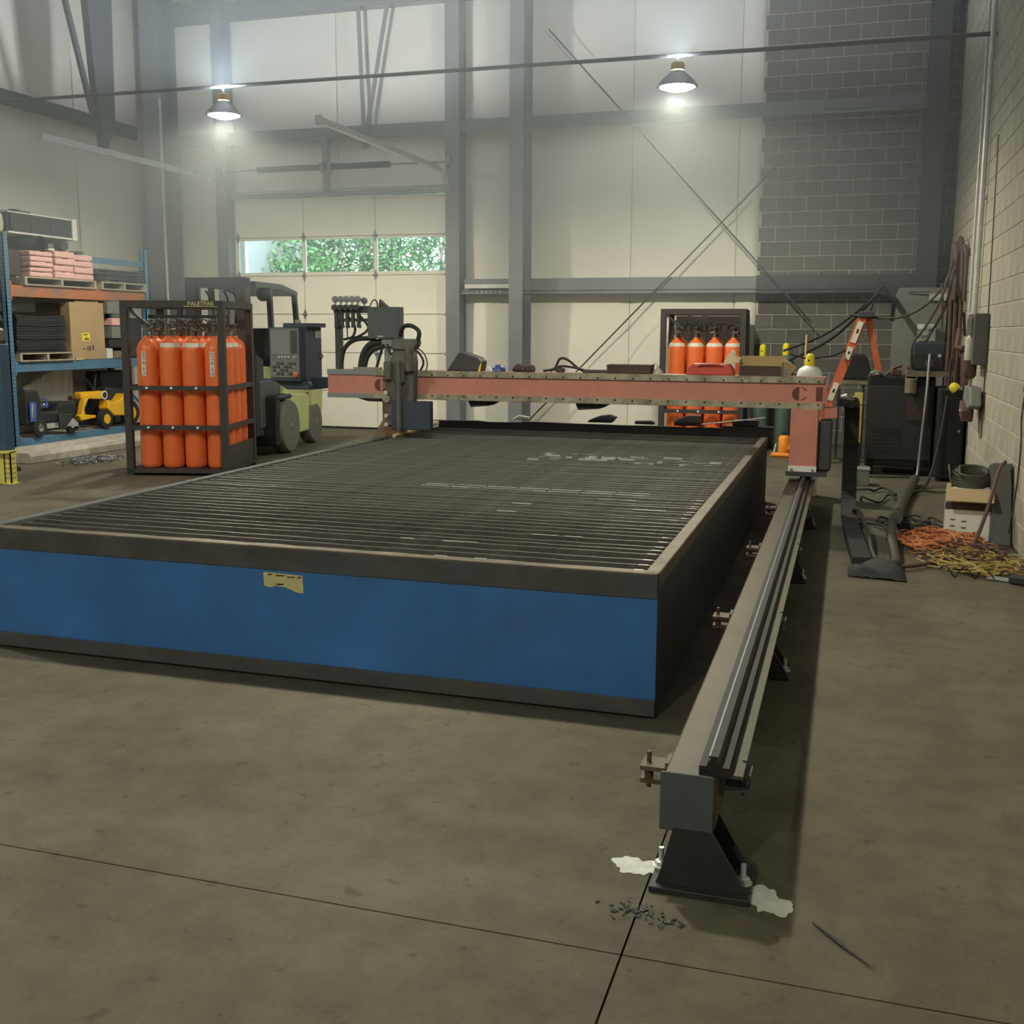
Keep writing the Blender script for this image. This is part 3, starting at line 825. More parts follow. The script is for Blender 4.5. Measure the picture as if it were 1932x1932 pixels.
# right leg
lg = MB().box(-.435, -.215, 9.10, 9.34, .475, .95).build('leg', M['gantry_red'], ga, bevel=.004)
fp = MB().box(-.437, -.213, 9.086, 9.10, .425, .485).build('foot_plate', M['white_paint'], lg, bevel=.002)
for x in (-.41, -.242):
    MB().cyl((x, 9.078, .455), (x, 9.088, .455), .011, n=10).build('bolt', M['galv_dull'], lg)
MB().box(-.455, -.13, 9.08, 9.40, .402, .44).build('truck', M['charcoal'], lg)
MB().box(-.21, -.10, 9.14, 9.36, .44, .86).build('drive_housing', M['charcoal'], ga, bevel=.02)
MB().box(-.17, -.07, 9.2, 9.4, .88, .96).build('side_bracket', M['gantry_red'], ga)
# left leg
lg = MB().prism([(-4.16, .95), (-3.95, .95), (-3.95, .42), (-4.36, .42), (-4.30, .52), (-4.16, .74)], 'y', 9.26, 9.44).build('leg', M['leg_rust'], ga, bevel=.003)
MB().prism([(-4.43, .95), (-4.06, .95), (-4.06, .915), (-4.30, .915)], 'y', 9.25, 9.46).build('knee_plate', M['plate_grey'], ga)
MB().box(-4.46, -4.0, 9.0, 9.7, .36, .42).build('truck', M['charcoal'], lg)
# torch carriage
ca = MB().prism([(-4.055, .70), (-3.80, .70), (-3.775, 1.0), (-3.765, 1.30), (-3.79, 1.46), (-3.97, 1.46), (-4.0, 1.30), (-4.06, 1.18)], 'y', 9.10, 9.20).build('carriage', M['carriage_grey'], ga, bevel=.012)
MB().prism([(-3.99, 1.40), (-3.77, 1.40), (-3.73, 1.46), (-3.74, 1.50), (-3.98, 1.50)], 'y', 9.08, 9.20).build('carriage_head', M['carriage_grey'], ca, bevel=.01)
MB().box(-3.98, -3.60, 9.06, 9.14, .675, .94).build('torch_shield', M['console_blue'], ca, bevel=.006)
MB().cyl((-3.90, 9.05, .70), (-3.90, 9.05, 1.30), .026, n=14).lathe([(.010, .63), (.026, .70)], (-3.90, 9.05, 0), n=14).build('torch', M['carriage_grey'], ca, smooth=40)
for (a_, b_) in ((-3.31, -3.02), (-2.30, -1.98)): MB().prism([(a_, .952), (b_, .952), (b_ - .10, .90), (a_ + .03, .885)], 'y', 9.26, 9.46).build('drag_flap', M['rubber'], ga)
MB().cyl((-4.04, 9.08, .955), (-4.04, 9.10, .955), .036, n=18).build('pivot_cap', M['rail_strip'], ca)
for z in (1.01, .80, .72): MB().lathe([(.02, 0), (.02, .02)], (-4.04, 9.09, z), rotm(PI / 2), 10).build('bolt', M['galv'], ca)
for (a, b, c_, d_, e, f_) in ((-4.06, -3.98, 9.06, 9.1, 1.12, 1.30), (-3.95, -3.85, 9.05, 9.1, 1.1, 1.25), (-3.84, -3.76, 9.04, 9.1, 1.2, 1.42)):
    MB().box(a, b, c_, d_, e, f_).build('motor_cover', M['carriage_grey'], ca, bevel=.015)
# gas manifold
mf = MB().box(-4.645, -4.585, 9.28, 9.33, 1.21, 1.80).build('manifold_post', M['charcoal'], ga)
MB().box(-4.65, -4.30, 9.27, 9.32, 1.735, 1.80).build('manifold_bar', M['charcoal'], mf)
for i in range(6):
    x = -4.63 + i * .0575 - (.018 if i == 5 else 0)
    y = 9.27 if i < 5 else 9.33
    gz = 1.862 if i < 5 else 1.85
    gg = MB().lathe([(.029, -.012), (.031, 0), (.031, .012), (.026, .014)], (x, y, gz), rotm(PI / 2), 18).build('pressure_gauge', M['steel_grey'], mf, smooth=40)
    MB().cyl((x, y, 1.80), (x, y, gz - .028), .008, n=8).build('gauge_stem', M['galv_dull'], gg)
    if i < 5:
        MB().lathe([(.024, -.02), (.028, 0), (.028, .03)], (x, 9.265, 1.785), rotm(PI / 2), 14).build('regulator', M['charcoal'], mf, smooth=40)
        MB().box(x - .014, x + .014, 9.27, 9.30, 1.60, 1.74).cyl((x + .012, 9.26, 1.63), (x + .03, 9.26, 1.60), .014, n=8).build('valve', M['charcoal'], mf)
MB().box(-4.60, -4.29, 9.28, 9.31, 1.655, 1.685).build('manifold_bar', M['charcoal'], mf)
bx_ = MB().box(-4.29, -3.975, 9.24, 9.36, 1.50, 1.79).build('gas_box', M['plate_grey'], ga, bevel=.004)
MB().prism([(-4.19, 1.79), (-4.18, 1.86), (-4.14, 1.82), (-4.10, 1.79)], 'y', 9.27, 9.33).build('box_fin', M['charcoal'], bx_)
MB().box(-4.19, -4.13, 9.235, 9.24, 1.515, 1.525).build('latch', M['galv'], bx_)
MB().box(-4.16, -3.95, 9.26, 9.34, 1.43, 1.50).box(-4.14, -4.09, 9.28, 9.33, 1.21, 1.45).build('box_stand', M['steel_grey'], bx_)
def hose(pts, r_, m_='rubber', parent=ga, nm='hose', k=8):
    return MB().tube(catmull(pts, k), r_, 8).build(nm, M[m_], parent, smooth=60)
hose([(-4.60, 9.30, 1.22), (-4.56, 9.30, 1.40), (-4.44, 9.30, 1.49), (-4.24, 9.30, 1.50)], .022)
hose([(-4.40, 9.31, 1.21), (-4.37, 9.31, 1.35), (-4.30, 9.31, 1.44), (-4.18, 9.31, 1.47)], .032)
hose([(-4.36, 9.30, 1.21), (-4.33, 9.30, 1.32), (-4.26, 9.30, 1.40), (-4.16, 9.30, 1.43)], .026)
hose([(-4.53, 9.29, 1.72), (-4.44, 9.28, 1.62), (-4.46, 9.28, 1.52), (-4.56, 9.29, 1.49)], .012)
hose([(-4.40, 9.29, 1.72), (-4.30, 9.28, 1.60), (-4.40, 9.28, 1.52), (-4.52, 9.29, 1.50)], .012)
hose([(-4.52, 9.28, 1.62), (-4.515, 9.28, 1.50)], .006)
hose([(-3.97, 9.26, 1.53), (-3.90, 9.18, 1.61), (-3.80, 9.14, 1.615), (-3.725, 9.12, 1.56), (-3.755, 9.12, 1.46), (-3.85, 9.10, 1.36)], .020)
hose([(-3.84, 9.24, 1.42), (-3.76, 9.22, 1.36), (-3.725, 9.22, 1.28), (-3.77, 9.22, 1.19)], .010)
hose([(-3.82, 9.24, 1.43), (-3.73, 9.24, 1.37), (-3.695, 9.24, 1.27), (-3.72, 9.24, 1.19)], .006)
hose([(-4.14, 9.26, 1.45), (-4.18, 9.25, 1.32), (-4.21, 9.24, 1.21)], .014)
hose([(-4.10, 9.26, 1.45), (-4.06, 9.24, 1.36), (-4.00, 9.22, 1.40), (-3.96, 9.24, 1.46)], .010)
hose([(-4.30, 9.30, 1.77), (-4.26, 9.30, 1.85), (-4.22, 9.30, 1.84), (-4.21, 9.30, 1.77)], .006)
MB().box(-4.43, -4.15, 9.21, 9.25, 1.213, 1.235).build('hose_clip', M['rail_strip'], ga)
# control console on an arm left of the beam
co = MB().box(-5.18, -4.87, 9.0, 9.44, 1.10, 1.60).prism([(-5.18, 1.10), (-4.87, 1.10), (-4.80, 1.02), (-5.05, 1.02)], 'y', 9.06, 9.44).build('console', M['console_blue'], ga, bevel=.006)
MB().box(-5.14, -4.82, 9.18, 9.44, 1.60, 1.64).build('console_top', M['console_blue'], co, bevel=.004)
MB().box(-5.175, -4.875, 8.994, 9.0, 1.135, 1.59).build('face_panel', M['console_face'], co)
MB().box(-5.16, -4.965, 8.988, 8.994, 1.345, 1.57).build('screen', M['screen'], co, bevel=.003)
MB().box(-4.955, -4.895, 8.990, 8.994, 1.36, 1.57).build('side_display', M['charcoal'], co)
for i in range(5):
    MB().lathe([(.012, 0), (.010, .012)], (-5.08 + i * .033 + (.03 if i == 4 else 0), 8.994, 1.325), rotm(PI / 2), 10).build('knob', M['galv'], co)
for r_ in range(4):
    for c_ in range(6):
        if (r_, c_) in ((3, 5), (2, 5)): continue
        MB().box(-5.15 + c_ * .042, -5.122 + c_ * .042, 8.988, 8.994, 1.255 - r_ * .032, 1.277 - r_ * .032).build('key', M['charcoal'] if (r_ + c_) % 3 else M['panel_grey'], co)
MB().lathe([(.012, 0), (.024, .012), (.024, .026), (.016, .03)], (-4.905, 8.994, 1.165), rotm(PI / 2), 16).build('emergency_stop', M['estop'], co, smooth=50)
MB().lathe([(.03, 0), (.03, .02), (.02, .032)], (-4.99, 9.20, 1.64), n=16).build('beacon', M['panel_grey'], co, smooth=50)
MB().box(-4.866, -4.8655, 9.30, 9.42, 1.50, 1.585).build('spec_plate', M['panel_grey'], co)
MB().box(-4.88, -4.68, 9.24, 9.40, 1.03, 1.13).build('console_arm', M['console_blue'], ga)
hose([(-4.87, 9.40, 1.36), (-4.845, 9.41, 1.33), (-4.87, 9.40, 1.29)], .006, 'rubber', co, 'handle')

# things standing on the beam
t = thing('welding_helmet', 'dark welding helmet with a yellow edge standing on the gantry beam', 'helmet', (-3.36, 9.36, BZ1))
MB().prism([(-3.53, BZ1), (-3.20, BZ1), (-3.185, 1.30), (-3.22, 1.335), (-3.38, 1.385), (-3.41, 1.375)], 'y', 9.28, 9.46).build('shell', M['charcoal'], t, bevel=.02, seg=2)
MB().prism([(-3.215, BZ1), (-3.195, BZ1), (-3.182, 1.30), (-3.20, 1.26)], 'y', 9.272, 9.28).build('edge_trim', M['cap_yellow'], t)
t = thing('hard_hat', 'small blue cap with a white tag on the gantry beam', 'hat', (-3.05, 9.36, BZ1))
MB().lathe([(.066, 0), (.064, .02), (.05, .045), (.025, .06), (.001, .064)], (-3.045, 9.36, BZ1), n=20).build('crown', M['helmet_blue'], t, smooth=60)
MB().bar((-3.13, 9.30, 1.255), (-3.08, 9.29, 1.215), .012, .014).build('tag', M['white_paint'], t)
for i, (x, z_, lb) in enumerate(((-2.85, .075, 'brown leather glove on the beam, left one of a pair'), (-2.75, .07, 'brown leather glove on the beam, right one of a pair'))):
    mb = MB().lathe([(.045, 0), (.055, .02), (.05, .05), (.03, z_ - .005), (.004, z_)], (x, 9.36, BZ1), n=12)
    for k in range(4): mb.tube([(x - .03 + .02 * k, 9.34, BZ1 + .04), (x - .04 + .027 * k, 9.32, BZ1 + .03), (x - .04 + .027 * k, 9.30, BZ1 + .012)], .011, 6)
    solo(mb, 'leather_glove', M['leather'], lb, 'glove', group='gloves on the beam', smooth=60)
t = thing('cable_coil', 'black cable looped on the gantry beam by the centre column', 'cable', (-2.45, 9.36, BZ1))
MB().tube(catmull([(-2.62, 9.36, 1.222), (-2.52, 9.36, 1.245), (-2.47, 9.36, 1.33), (-2.40, 9.36, 1.325), (-2.30, 9.36, 1.25), (-2.24, 9.36, 1.225)], 8), .011, 8).build('loop', M['rubber'], t, smooth=60)
MB().tube(catmull([(-2.55, 9.34, 1.222), (-2.46, 9.34, 1.265), (-2.36, 9.34, 1.26), (-2.26, 9.34, 1.24), (-2.2, 9.34, 1.222)], 8), .010, 8).build('loop', M['rubber'], t, smooth=60)
MB().obox((-2.47, 9.36, 1.235), (.09, .06, .05), rotm(0, .3, 0)).build('connector', M['charcoal'], t, bevel=.01)
solo(MB().bar((-2.25, 9.36, 1.225), (-2.02, 9.36, 1.225), .06, .028), 'steel_bar', M['charcoal'], 'short dark bar on the beam beside the brown box', 'bar', bevel=.003)
t = thing('flat_box', 'low brown box on the gantry beam', 'box', (-1.83, 9.36, BZ1))
MB().box(-2.02, -1.635, 9.27, 9.46, BZ1, BZ1 + .075).build('box_body', M['leather'], t, bevel=.003)
MB().box(-2.022, -1.633, 9.268, 9.462, BZ1 + .058, BZ1 + .08).build('lid', M['leather'], t, bevel=.002)
t = thing('squeeze_bottle', 'small pale bottle on the beam left of the far cage', 'bottle', (-1.585, 9.36, BZ1))
MB().lathe([(.045, 0), (.045, .012), (.025, .04), (.012, .055), (.012, .07)], (-1.585, 9.36, BZ1), n=18).build('bottle_body', M['pvc'], t, smooth=50)
MB().tube([(-1.585, 9.36, BZ1 + .07), (-1.60, 9.355, BZ1 + .085), (-1.63, 9.35, BZ1 + .09)], .005, 6).build('spout', M['pvc'], t)
t = thing('tool_case', 'red plastic tool case on the beam in front of the far cage', 'case', (-1.12, 9.36, BZ1))
MB().prism([(-1.33, BZ1), (-.93, BZ1), (-.93, 1.25), (-.97, 1.305), (-1.27, 1.31), (-1.32, 1.27)], 'y', 9.27, 9.47).build('case_body', M['red_plastic'], t, bevel=.012, seg=2)
MB().tube([(-1.23, 9.26, 1.285), (-1.2, 9.25, 1.30), (-1.05, 9.25, 1.302), (-1.02, 9.26, 1.29)], .008, 6).build('handle', M['red_plastic'], t, smooth=50)
t = thing('open_carton', 'open cardboard carton with spread flaps on the right end of the beam', 'box', (-.7, 9.37, BZ1))
c0, c1, cz0, cz1 = -.885, -.53, BZ1, 1.375
mb = MB().box(c0, c1, 9.285, 9.29, cz0, 1.30).box(c0, c1, 9.47, 9.475, cz0, cz1).box(c0, c0 + .005, 9.29, 9.47, cz0, 1.33).box(c1 - .005, c1, 9.29, 9.47, cz0, 1.33).box(c0, c1, 9.285, 9.475, cz0, cz0 + .004)
mb.build('carton_body', M['cardboard_in'], t)
MB().box(c0 + .005, c1 - .005, 9.281, 9.285, cz0, 1.295).build('front_face', M['leather'], t)
MB().add([(c0, 9.29, 1.325), (c0, 9.47, 1.36), (-.985, 9.44, 1.405), (-1.02, 9.27, 1.305), (c0, 9.29, 1.32), (c0, 9.47, 1.355), (-.985, 9.44, 1.40), (-1.02, 9.27, 1.30)], [(0, 1, 2, 3), (4, 7, 6, 5), (0, 3, 7, 4), (3, 2, 6, 7), (2, 1, 5, 6), (1, 0, 4, 5)]).build('flap', M['cardboard'], t)
MB().add([(c1, 9.29, 1.345), (c1, 9.47, 1.37), (-.42, 9.44, 1.28), (-.47, 9.27, 1.215), (c1, 9.29, 1.34), (c1, 9.47, 1.365), (-.42, 9.44, 1.275), (-.47, 9.27, 1.21)], [(0, 1, 2, 3), (4, 7, 6, 5), (0, 3, 7, 4), (3, 2, 6, 7), (2, 1, 5, 6), (1, 0, 4, 5)]).build('flap', M['cardboard'], t)

# ================================================================ gas cylinder packs
ORD = ['leftmost', 'second from left', 'third from left', 'rightmost']
def cylinder_meshes():
    body = MB().lathe([(.02, .0), (.095, 0), (.113, .018), (.115, .05), (.115, 1.27), (.110, 1.31), (.092, 1.355), (.062, 1.39), (.040, 1.405), (.034, 1.43), (.02, 1.43)], n=24).mesh('body', M['cyl_orange'], 45)
    band = MB().lathe([(.111, 1.31), (.0945, 1.356), (.0925, 1.356), (.109, 1.31)], n=24).mesh('shoulder_band', M['cyl_white'], 45)
    valve = MB().lathe([(.026, 1.43), (.026, 1.455), (.018, 1.46), (.018, 1.53), (.012, 1.535), (.012, 1.55)], n=12).lathe([(.034, 1.55), (.036, 1.558), (.034, 1.568)], n=12) \
        .cyl((0, 0, 1.495), (.055, -.02, 1.495), .012, n=8).cyl((.045, -.016, 1.495), (.062, -.022, 1.495), .019, n=6).mesh('valve', M['brass'], 40)
    return body, band, valve
CB, CBAND, CV = cylinder_meshes()
def gas_cylinder(x, y, rz, label, group, band, z=.075):
    t = thing('gas_cylinder', label, 'gas cylinder', (x, y, z), rz, group)
    for nm, me in (('body', CB), ('valve', CV)) + ((('shoulder_band', CBAND),) if band else ()):
        o = bpy.data.objects.new(nm, me); link(o); o.parent = t
    return t
def dot_strip(t, ang, txt='DOT-SP 14175'):
    """white strip sticker lettered down the front of a cylinder; ang is the direction it faces in the thing's own frame"""
    r_ = .1162; a0, a1 = ang - .20, ang + .20
    P = []; F = []; n = 4
    for k in range(n + 1):
        a = a0 + (a1 - a0) * k / n
        for rr in (r_, r_ + .001):
            for z in (1.00, 1.265): P.append((rr * math.cos(a), rr * math.sin(a), z))
    for k in range(n):
        b = 4 * k; c_ = b + 4
        F += [(b + 2, b + 3, c_ + 3, c_ + 2), (b, c_, c_ + 1, b + 1), (b + 1, c_ + 1, c_ + 3, b + 3), (b, b + 2, c_ + 2, c_)]
    F += [(0, 1, 3, 2), (4 * n, 4 * n + 2, 4 * n + 3, 4 * n + 1)]
    s_ = MB().add(P, F).build('label_strip', M['white_paint'], t, local=True)
    fr_ = frame_of(t)
    dv = Vector((math.cos(ang), math.sin(ang), 0)); rtv = Vector((-math.sin(ang), math.cos(ang), 0))
    Mx = fr_ @ facing(dv * (r_ + .0012) + Vector((0, 0, 1.1325)), (0, 0, -1), rtv)
    writing(txt, .040, M['ink'], t, Mx, depth=.0008)

CAGE_L = 1.12
def cage(name, label, loc, rz, group, text):
    t = thing(name, label, 'cylinder cage', loc, rz, group)
    L = CAGE_L; P = .075; H = 1.88
    for (x, y) in ((0, 0), (L - P, 0), (L - P, L - P), (0, L - P)):
        MB().box(x, x + P, y, y + P, 0, H).build('post', M['cage_dark'], t, local=True, bevel=.004)
    for (a, b, c_, d_) in ((P, L - P, 0, P), (P, L - P, L - P, L), (0, P, P, L - P), (L - P, L, P, L - P)):
        MB().box(a, b, c_, d_, H - .075, H).build('top_rail', M['cage_dark'], t, local=True, bevel=.003)
    for z in (.50, .925):
        MB().box(P, L - P, .005, .035, z, z + .05).build('front_bar', M['cage_dark'], t, local=True)
        for k in range(3): MB().cyl((.22 + .27 * k + .04, .005, z + .025), (.22 + .27 * k + .04, -.012, z + .028), .014, n=8).build('bar_bolt', M['white_paint'], t, local=True)
        MB().box(L - .035, L - .005, P, L - P, z, z + .05).build('side_bar', M['cage_dark'], t, local=True)
        MB().box(.005, .035, P, L - P, z, z + .05).build('side_bar', M['cage_dark'], t, local=True)
        MB().box(P, L - P, L - .035, L - .005, z, z + .05).build('back_bar', M['cage_dark'], t, local=True)
    MB().box(0, L, 0, L, .03, .072).build('floor_plate', M['cage_dark'], t, local=True)
    MB().box(L - .03, L - .012, P, L - P, .07, .32).build('side_skirt', M['cage_dark'], t, local=True)
    MB().bar((.06, .02, H - .07), (.30, .02, H - .26), .03, .03).build('corner_brace', M['cage_dark'], t, local=True)
    MB().box(.47, .53, L - .09, L - .04, .9, H - .07).build('back_upright', M['cage_dark'], t, local=True)
    MB().box(.26, .31, L - .09, L - .04, .9, H - .07).build('back_upright', M['cage_dark'], t, local=True)
    MB().box(.12, L - .12, .50, .55, 1.70, 1.735).build('manifold', M['black_metal'], t, local=True)
    r = random.Random(hash(name) % 7 + 2)
    for k in range(9):
        x = .16 + .095 * k; y = .30 + .25 * r.random(); q = r.uniform(.035, .055); ph_ = r.uniform(0, 3)
        pts = [(x, .525, 1.70)] + [(x + q * math.cos(ph_ + a_ * .8), y - .012 * a_, 1.635 + q * math.sin(ph_ + a_ * .8)) for a_ in range(11)] + [(x + .02, y - .14, 1.545)]
        MB().tube(catmull(pts, 5), .0055, 6).build('pigtail', M['charcoal'], t, local=True, smooth=60)
    if text:
        pp = MB().box(.69, 1.08, -.006, 0, H - .068, H - .006).build('name_plate', M['charcoal'], t, local=True)
        writing('PALETPAK', .062, M['sticker_yellow'], t, FR[t] @ facing((.885, -.0075, H - .034), (1, 0, 0), (0, 0, 1)), depth=.001)
        MB().box(.70, 1.07, -.0075, -.006, H - .066, H - .06).build('plate_line', M['sticker_yellow'], pp, local=True)
    return t
def pack(c, cols, rows, tagname, group, bands, strips, rz):
    fr_ = FR[c]; p0, pitch = .207, .248
    for i in range(cols):
        for j in range(rows):
            w = fr_ @ Vector((p0 + pitch * i, p0 + pitch * j, 0))
            row = ['front row', 'second row', 'third row', 'back row'][j]
            t = gas_cylinder(w.x, w.y, rz + (.9 * i + 1.7 * j if not (i, j) in strips else 0), 'orange gas cylinder in the %s, %s, %s' % (tagname, row, ORD[i]), group, (i, j) in bands)
            if (i, j) in strips: dot_strip(t, -PI / 2 + strips[(i, j)])
RZ1 = math.radians(15)
c1 = cage('cylinder_cage', 'dark steel cage of orange cylinders beside the cutting table', (-7.446, 9.817, 0), RZ1, 'cylinder cages', True)
pack(c1, 4, 4, 'near left cage', 'orange cylinders in the near left cage', {(1, 0), (2, 0), (3, 1), (3, 2), (2, 1)}, {(0, 0): -.05, (3, 0): .0}, RZ1)
RZ2 = math.radians(3)
c2 = cage('cylinder_cage', 'dark steel cage of orange cylinders at the back by the block wall', (-2.42, 14.40, 0), RZ2, 'cylinder cages', False)
pack(c2, 4, 3, 'far cage', 'orange cylinders in the far cage', {(0, 0), (1, 0), (2, 0), (3, 0)}, {(3, 0): .1}, RZ2)
fr_ = FR[c2]
MB().prism([(.10, .4), (1.08, .4), (1.08, 1.80), (.10, 1.80)], 'y', 1.06, 1.075).build('back_sheet', M['leather'], c2, local=True)
MB().prism([(.12, .07), (1.42, .07), (1.42, .8), (1.14, 1.78), (.12, 1.78)], 'x', CAGE_L - .014, CAGE_L + .004).build('side_sheet', M['cage_dark'], c2, local=True)
MB().box(.42, .60, .12, .14, .5, 1.0) if 0 else None

# capped cylinders near the block wall
def capped(x, y, r_, h, body, label, ch=.16, flat=1.0):
    t = thing('gas_cylinder', label, 'gas cylinder', (x, y, 0), 0, 'capped gas cylinders')
    b_ = h - ch
    MB().lathe([(.02, 0), (r_ * .9, 0), (r_, .02), (r_, b_ - .13 * flat), (r_ * .97, b_ - .085 * flat), (r_ * .82, b_ - .04 * flat), (r_ * .55, b_ - .01 * flat), (.045, b_)], (x, y, 0), n=24).build('body', M[body], t, smooth=45)
    cp = MB().lathe([(.043, b_), (.043, h - .045), (.036, h - .015), (.018, h), (.001, h)], (x, y, 0), n=16).build('valve_cap', M['cap_yellow'], t, smooth=45)
    MB().cyl((x - .01, y - .046, h - ch * .55), (x - .01, y - .03, h - ch * .55), .010, n=8).build('cap_vent', M['ink'], cp)
capped(-1.10, 14.75, .11, 1.42, 'cyl_green', 'tall dark cylinder with yellow cap right of the far cage')
capped(-.80, 14.72, .11, 1.44, 'cyl_green', 'tall grey-green cylinder with yellow cap behind the open carton')
capped(-.355, 10.75, .118, 1.375, 'white_paint', 'white shouldered cylinder with yellow cap behind the gantry end', .115, .75)
solo(MB().tube([(-.50, 13.2, .0), (-.49, 13.25, 1.55)], .012, 8), 'wooden_stick', M['wood_pale'], 'thin pale stick standing between the capped cylinders', 'stick')
# bottle jack
t = thing('bottle_jack', 'orange bottle jack on the floor behind the table corner', 'jack', (-.74, 14.1, 0))
MB().box(-.90, -.66, 14.02, 14.20, 0, .05).build('jack_base', M['bottle_orange'], t, bevel=.015)
MB().lathe([(.07, .05), (.072, .08), (.072, .25), (.05, .275), (.03, .28)], (-.74, 14.1, 0), n=20).build('reservoir', M['bottle_orange'], t, smooth=45)
MB().cyl((-.66, 14.07, .05), (-.66, 14.07, .17), .026, n=12).build('pump', M['bottle_orange'], t, smooth=45)
MB().bar((-.70, 14.03, .11), (-.58, 14.02, .15), .03, .03).build('pump_socket', M['bottle_orange'], t)
MB().cyl((-.74, 14.1, .28), (-.74, 14.1, .315), .035, n=14).build('ram', M['black_metal'], t)
MB().bar((-.86, 14.05, .06), (-.84, 14.05, .17), .015, .01).build('release_lever', M['white_paint'], t)

# ================================================================ forklift
FRZ = math.radians(9.0)
fk = thing('forklift', 'old lime green forklift with a dark mast behind the near cage', 'forklift', (-7.48, 12.30, 0), FRZ)
def fb(mb, nm, m_, parent=fk, **k): return mb.build(nm, M[m_], parent, local=True, **k)
ms = fb(MB().box(-.38, -.26, -.80, -.62, .06, 2.20).box(.26, .38, -.80, -.62, .06, 2.20), 'mast', 'lift_grey')
fb(MB().box(-.38, .38, -.78, -.66, 2.08, 2.20), 'mast_crossbar', 'lift_grey', ms)
fb(MB().box(-.30, .30, -.76, -.68, 1.56, 1.64).box(-.30, .30, -.76, -.68, .9, 1.0), 'mast_crossbar', 'lift_grey', ms)
fb(MB().cyl((-.10, -.70, .1), (-.10, -.70, 1.9), .035).cyl((.10, -.70, .1), (.10, -.70, 1.9), .035), 'lift_cylinders', 'galv_dull', ms)
for x in (-.18, .05, .16): fb(MB().tube(catmull([(x, -.66, 2.05), (x + .03, -.60, 1.9), (x, -.64, 1.4), (x, -.66, .8)], 6), .014, 6), 'mast_hose', 'rubber', ms, smooth=60)
fb(MB().box(-.46, .46, -.88, -.80, .15, .75), 'fork_carriage', 'black_metal')
fb(MB().box(.30, .60, -.42, -.28, .12, .75).box(.30, .62, -.40, .10, .70, .76), 'mud_guard', 'black_metal', bevel=.02)
for x in (-.26, .18): fb(MB().box(x, x + .1, -.92, -.86, .04, .7).box(x, x + .1, -1.0, -.88, .03, .075), 'fork', 'black_metal')
fb(MB().box(-.50, .45, -.55, .15, .35, .95), 'front_frame', 'lift_grey', bevel=.02)
fb(MB().prism([(-.60, .25), (-.40, .25), (-.35, .95), (-.35, 1.20), (-.60, 1.30)], 'x', -.48, .42), 'cowl', 'charcoal', bevel=.02)
fb(MB().prism([(.10, .20), (1.05, .20), (1.05, .66), (.95, .72), (.10, .78)], 'x', -.52, .52), 'chassis', 'lime', bevel=.03, seg=2)
fb(MB().prism([(.15, .74), (1.55, .70), (1.58, .95), (1.30, 1.06), (.35, 1.10)], 'x', -.50, .50), 'engine_hood', 'lime', bevel=.04, seg=2)
fb(MB().prism([(1.15, .34), (1.62, .42), (1.66, .72), (1.55, .98), (1.15, .92)], 'x', -.53, .53), 'counterweight', 'lime', bevel=.06, seg=2)
fb(MB().box(-.26, .26, .38, .90, 1.08, 1.2).prism([(.84, 1.18), (.96, 1.18), (1.02, 1.6), (.92, 1.6)], 'x', -.24, .24), 'driver_seat', 'black_metal', bevel=.03, seg=2)
sw = fb(MB().tube([(.16 * math.cos(2 * PI * i / 20), -.02 + .10 * math.sin(2 * PI * i / 20), 1.30 + .12 * math.sin(2 * PI * i / 20)) for i in range(20)], .014, 8, closed=True), 'steering_wheel', 'black_metal', smooth=60)
fb(MB().cyl((0, -.2, 1.1), (0, -.02, 1.30), .022), 'steering_column', 'black_metal', sw)
gd = fb(MB().box(-.42, .42, -.55, .38, 2.10, 2.165).prism([(.36, 2.10), (.95, 2.03), (.95, 2.09), (.36, 2.165)], 'x', -.42, .42), 'overhead_guard', 'lift_grey')
for (x, a, b) in ((.36, (-.02, 2.12), (.05, 1.10)), (-.42, (-.02, 2.12), (.05, 1.10)), (.36, (.90, 2.06), (1.10, 1.0)), (-.42, (.90, 2.06), (1.10, 1.0))):
    fb(MB().bar((x + .03, a[0], a[1]), (x + .03, b[0], b[1]), .06, .07), 'guard_post', 'lift_grey', gd)
fb(MB().lathe([(.075, -.03), (.085, 0), (.085, .03), (.07, .04)], (.33, -.06, 2.02), rotm(PI / 2), 18), 'head_lamp', 'charcoal', gd, smooth=40)
for (x, y, r_, w_) in ((.44, 0, .345, .20), (-.64, 0, .345, .20), (.36, 1.28, .285, .18), (-.54, 1.28, .285, .18)):
    R = rotm(0, PI / 2, 0)
    tw = fb(MB().lathe([(r_ * .60, 0), (r_ * .72, -.004), (r_ * .93, .006), (r_, .04), (r_, w_ - .04), (r_ * .93, w_ - .006), (r_ * .60, w_)], (x, y, r_), R, 30), 'tyre', 'tyre', smooth=40)
    fb(MB().lathe([(.03, w_ - .02), (r_ * .3, w_ - .03), (r_ * .5, w_ - .06), (r_ * .60, w_ - .015), (r_ * .61, w_ - .05), (.03, .03)], (x, y, r_), R, 24), 'wheel_hub', 'tyre', tw, smooth=40)
    fb(MB().lathe([(.05, 0), (.05, .03), (.03, .04)], (x + w_ - .03, y, r_), R, 12), 'hub_cap', 'galv_dull', tw)

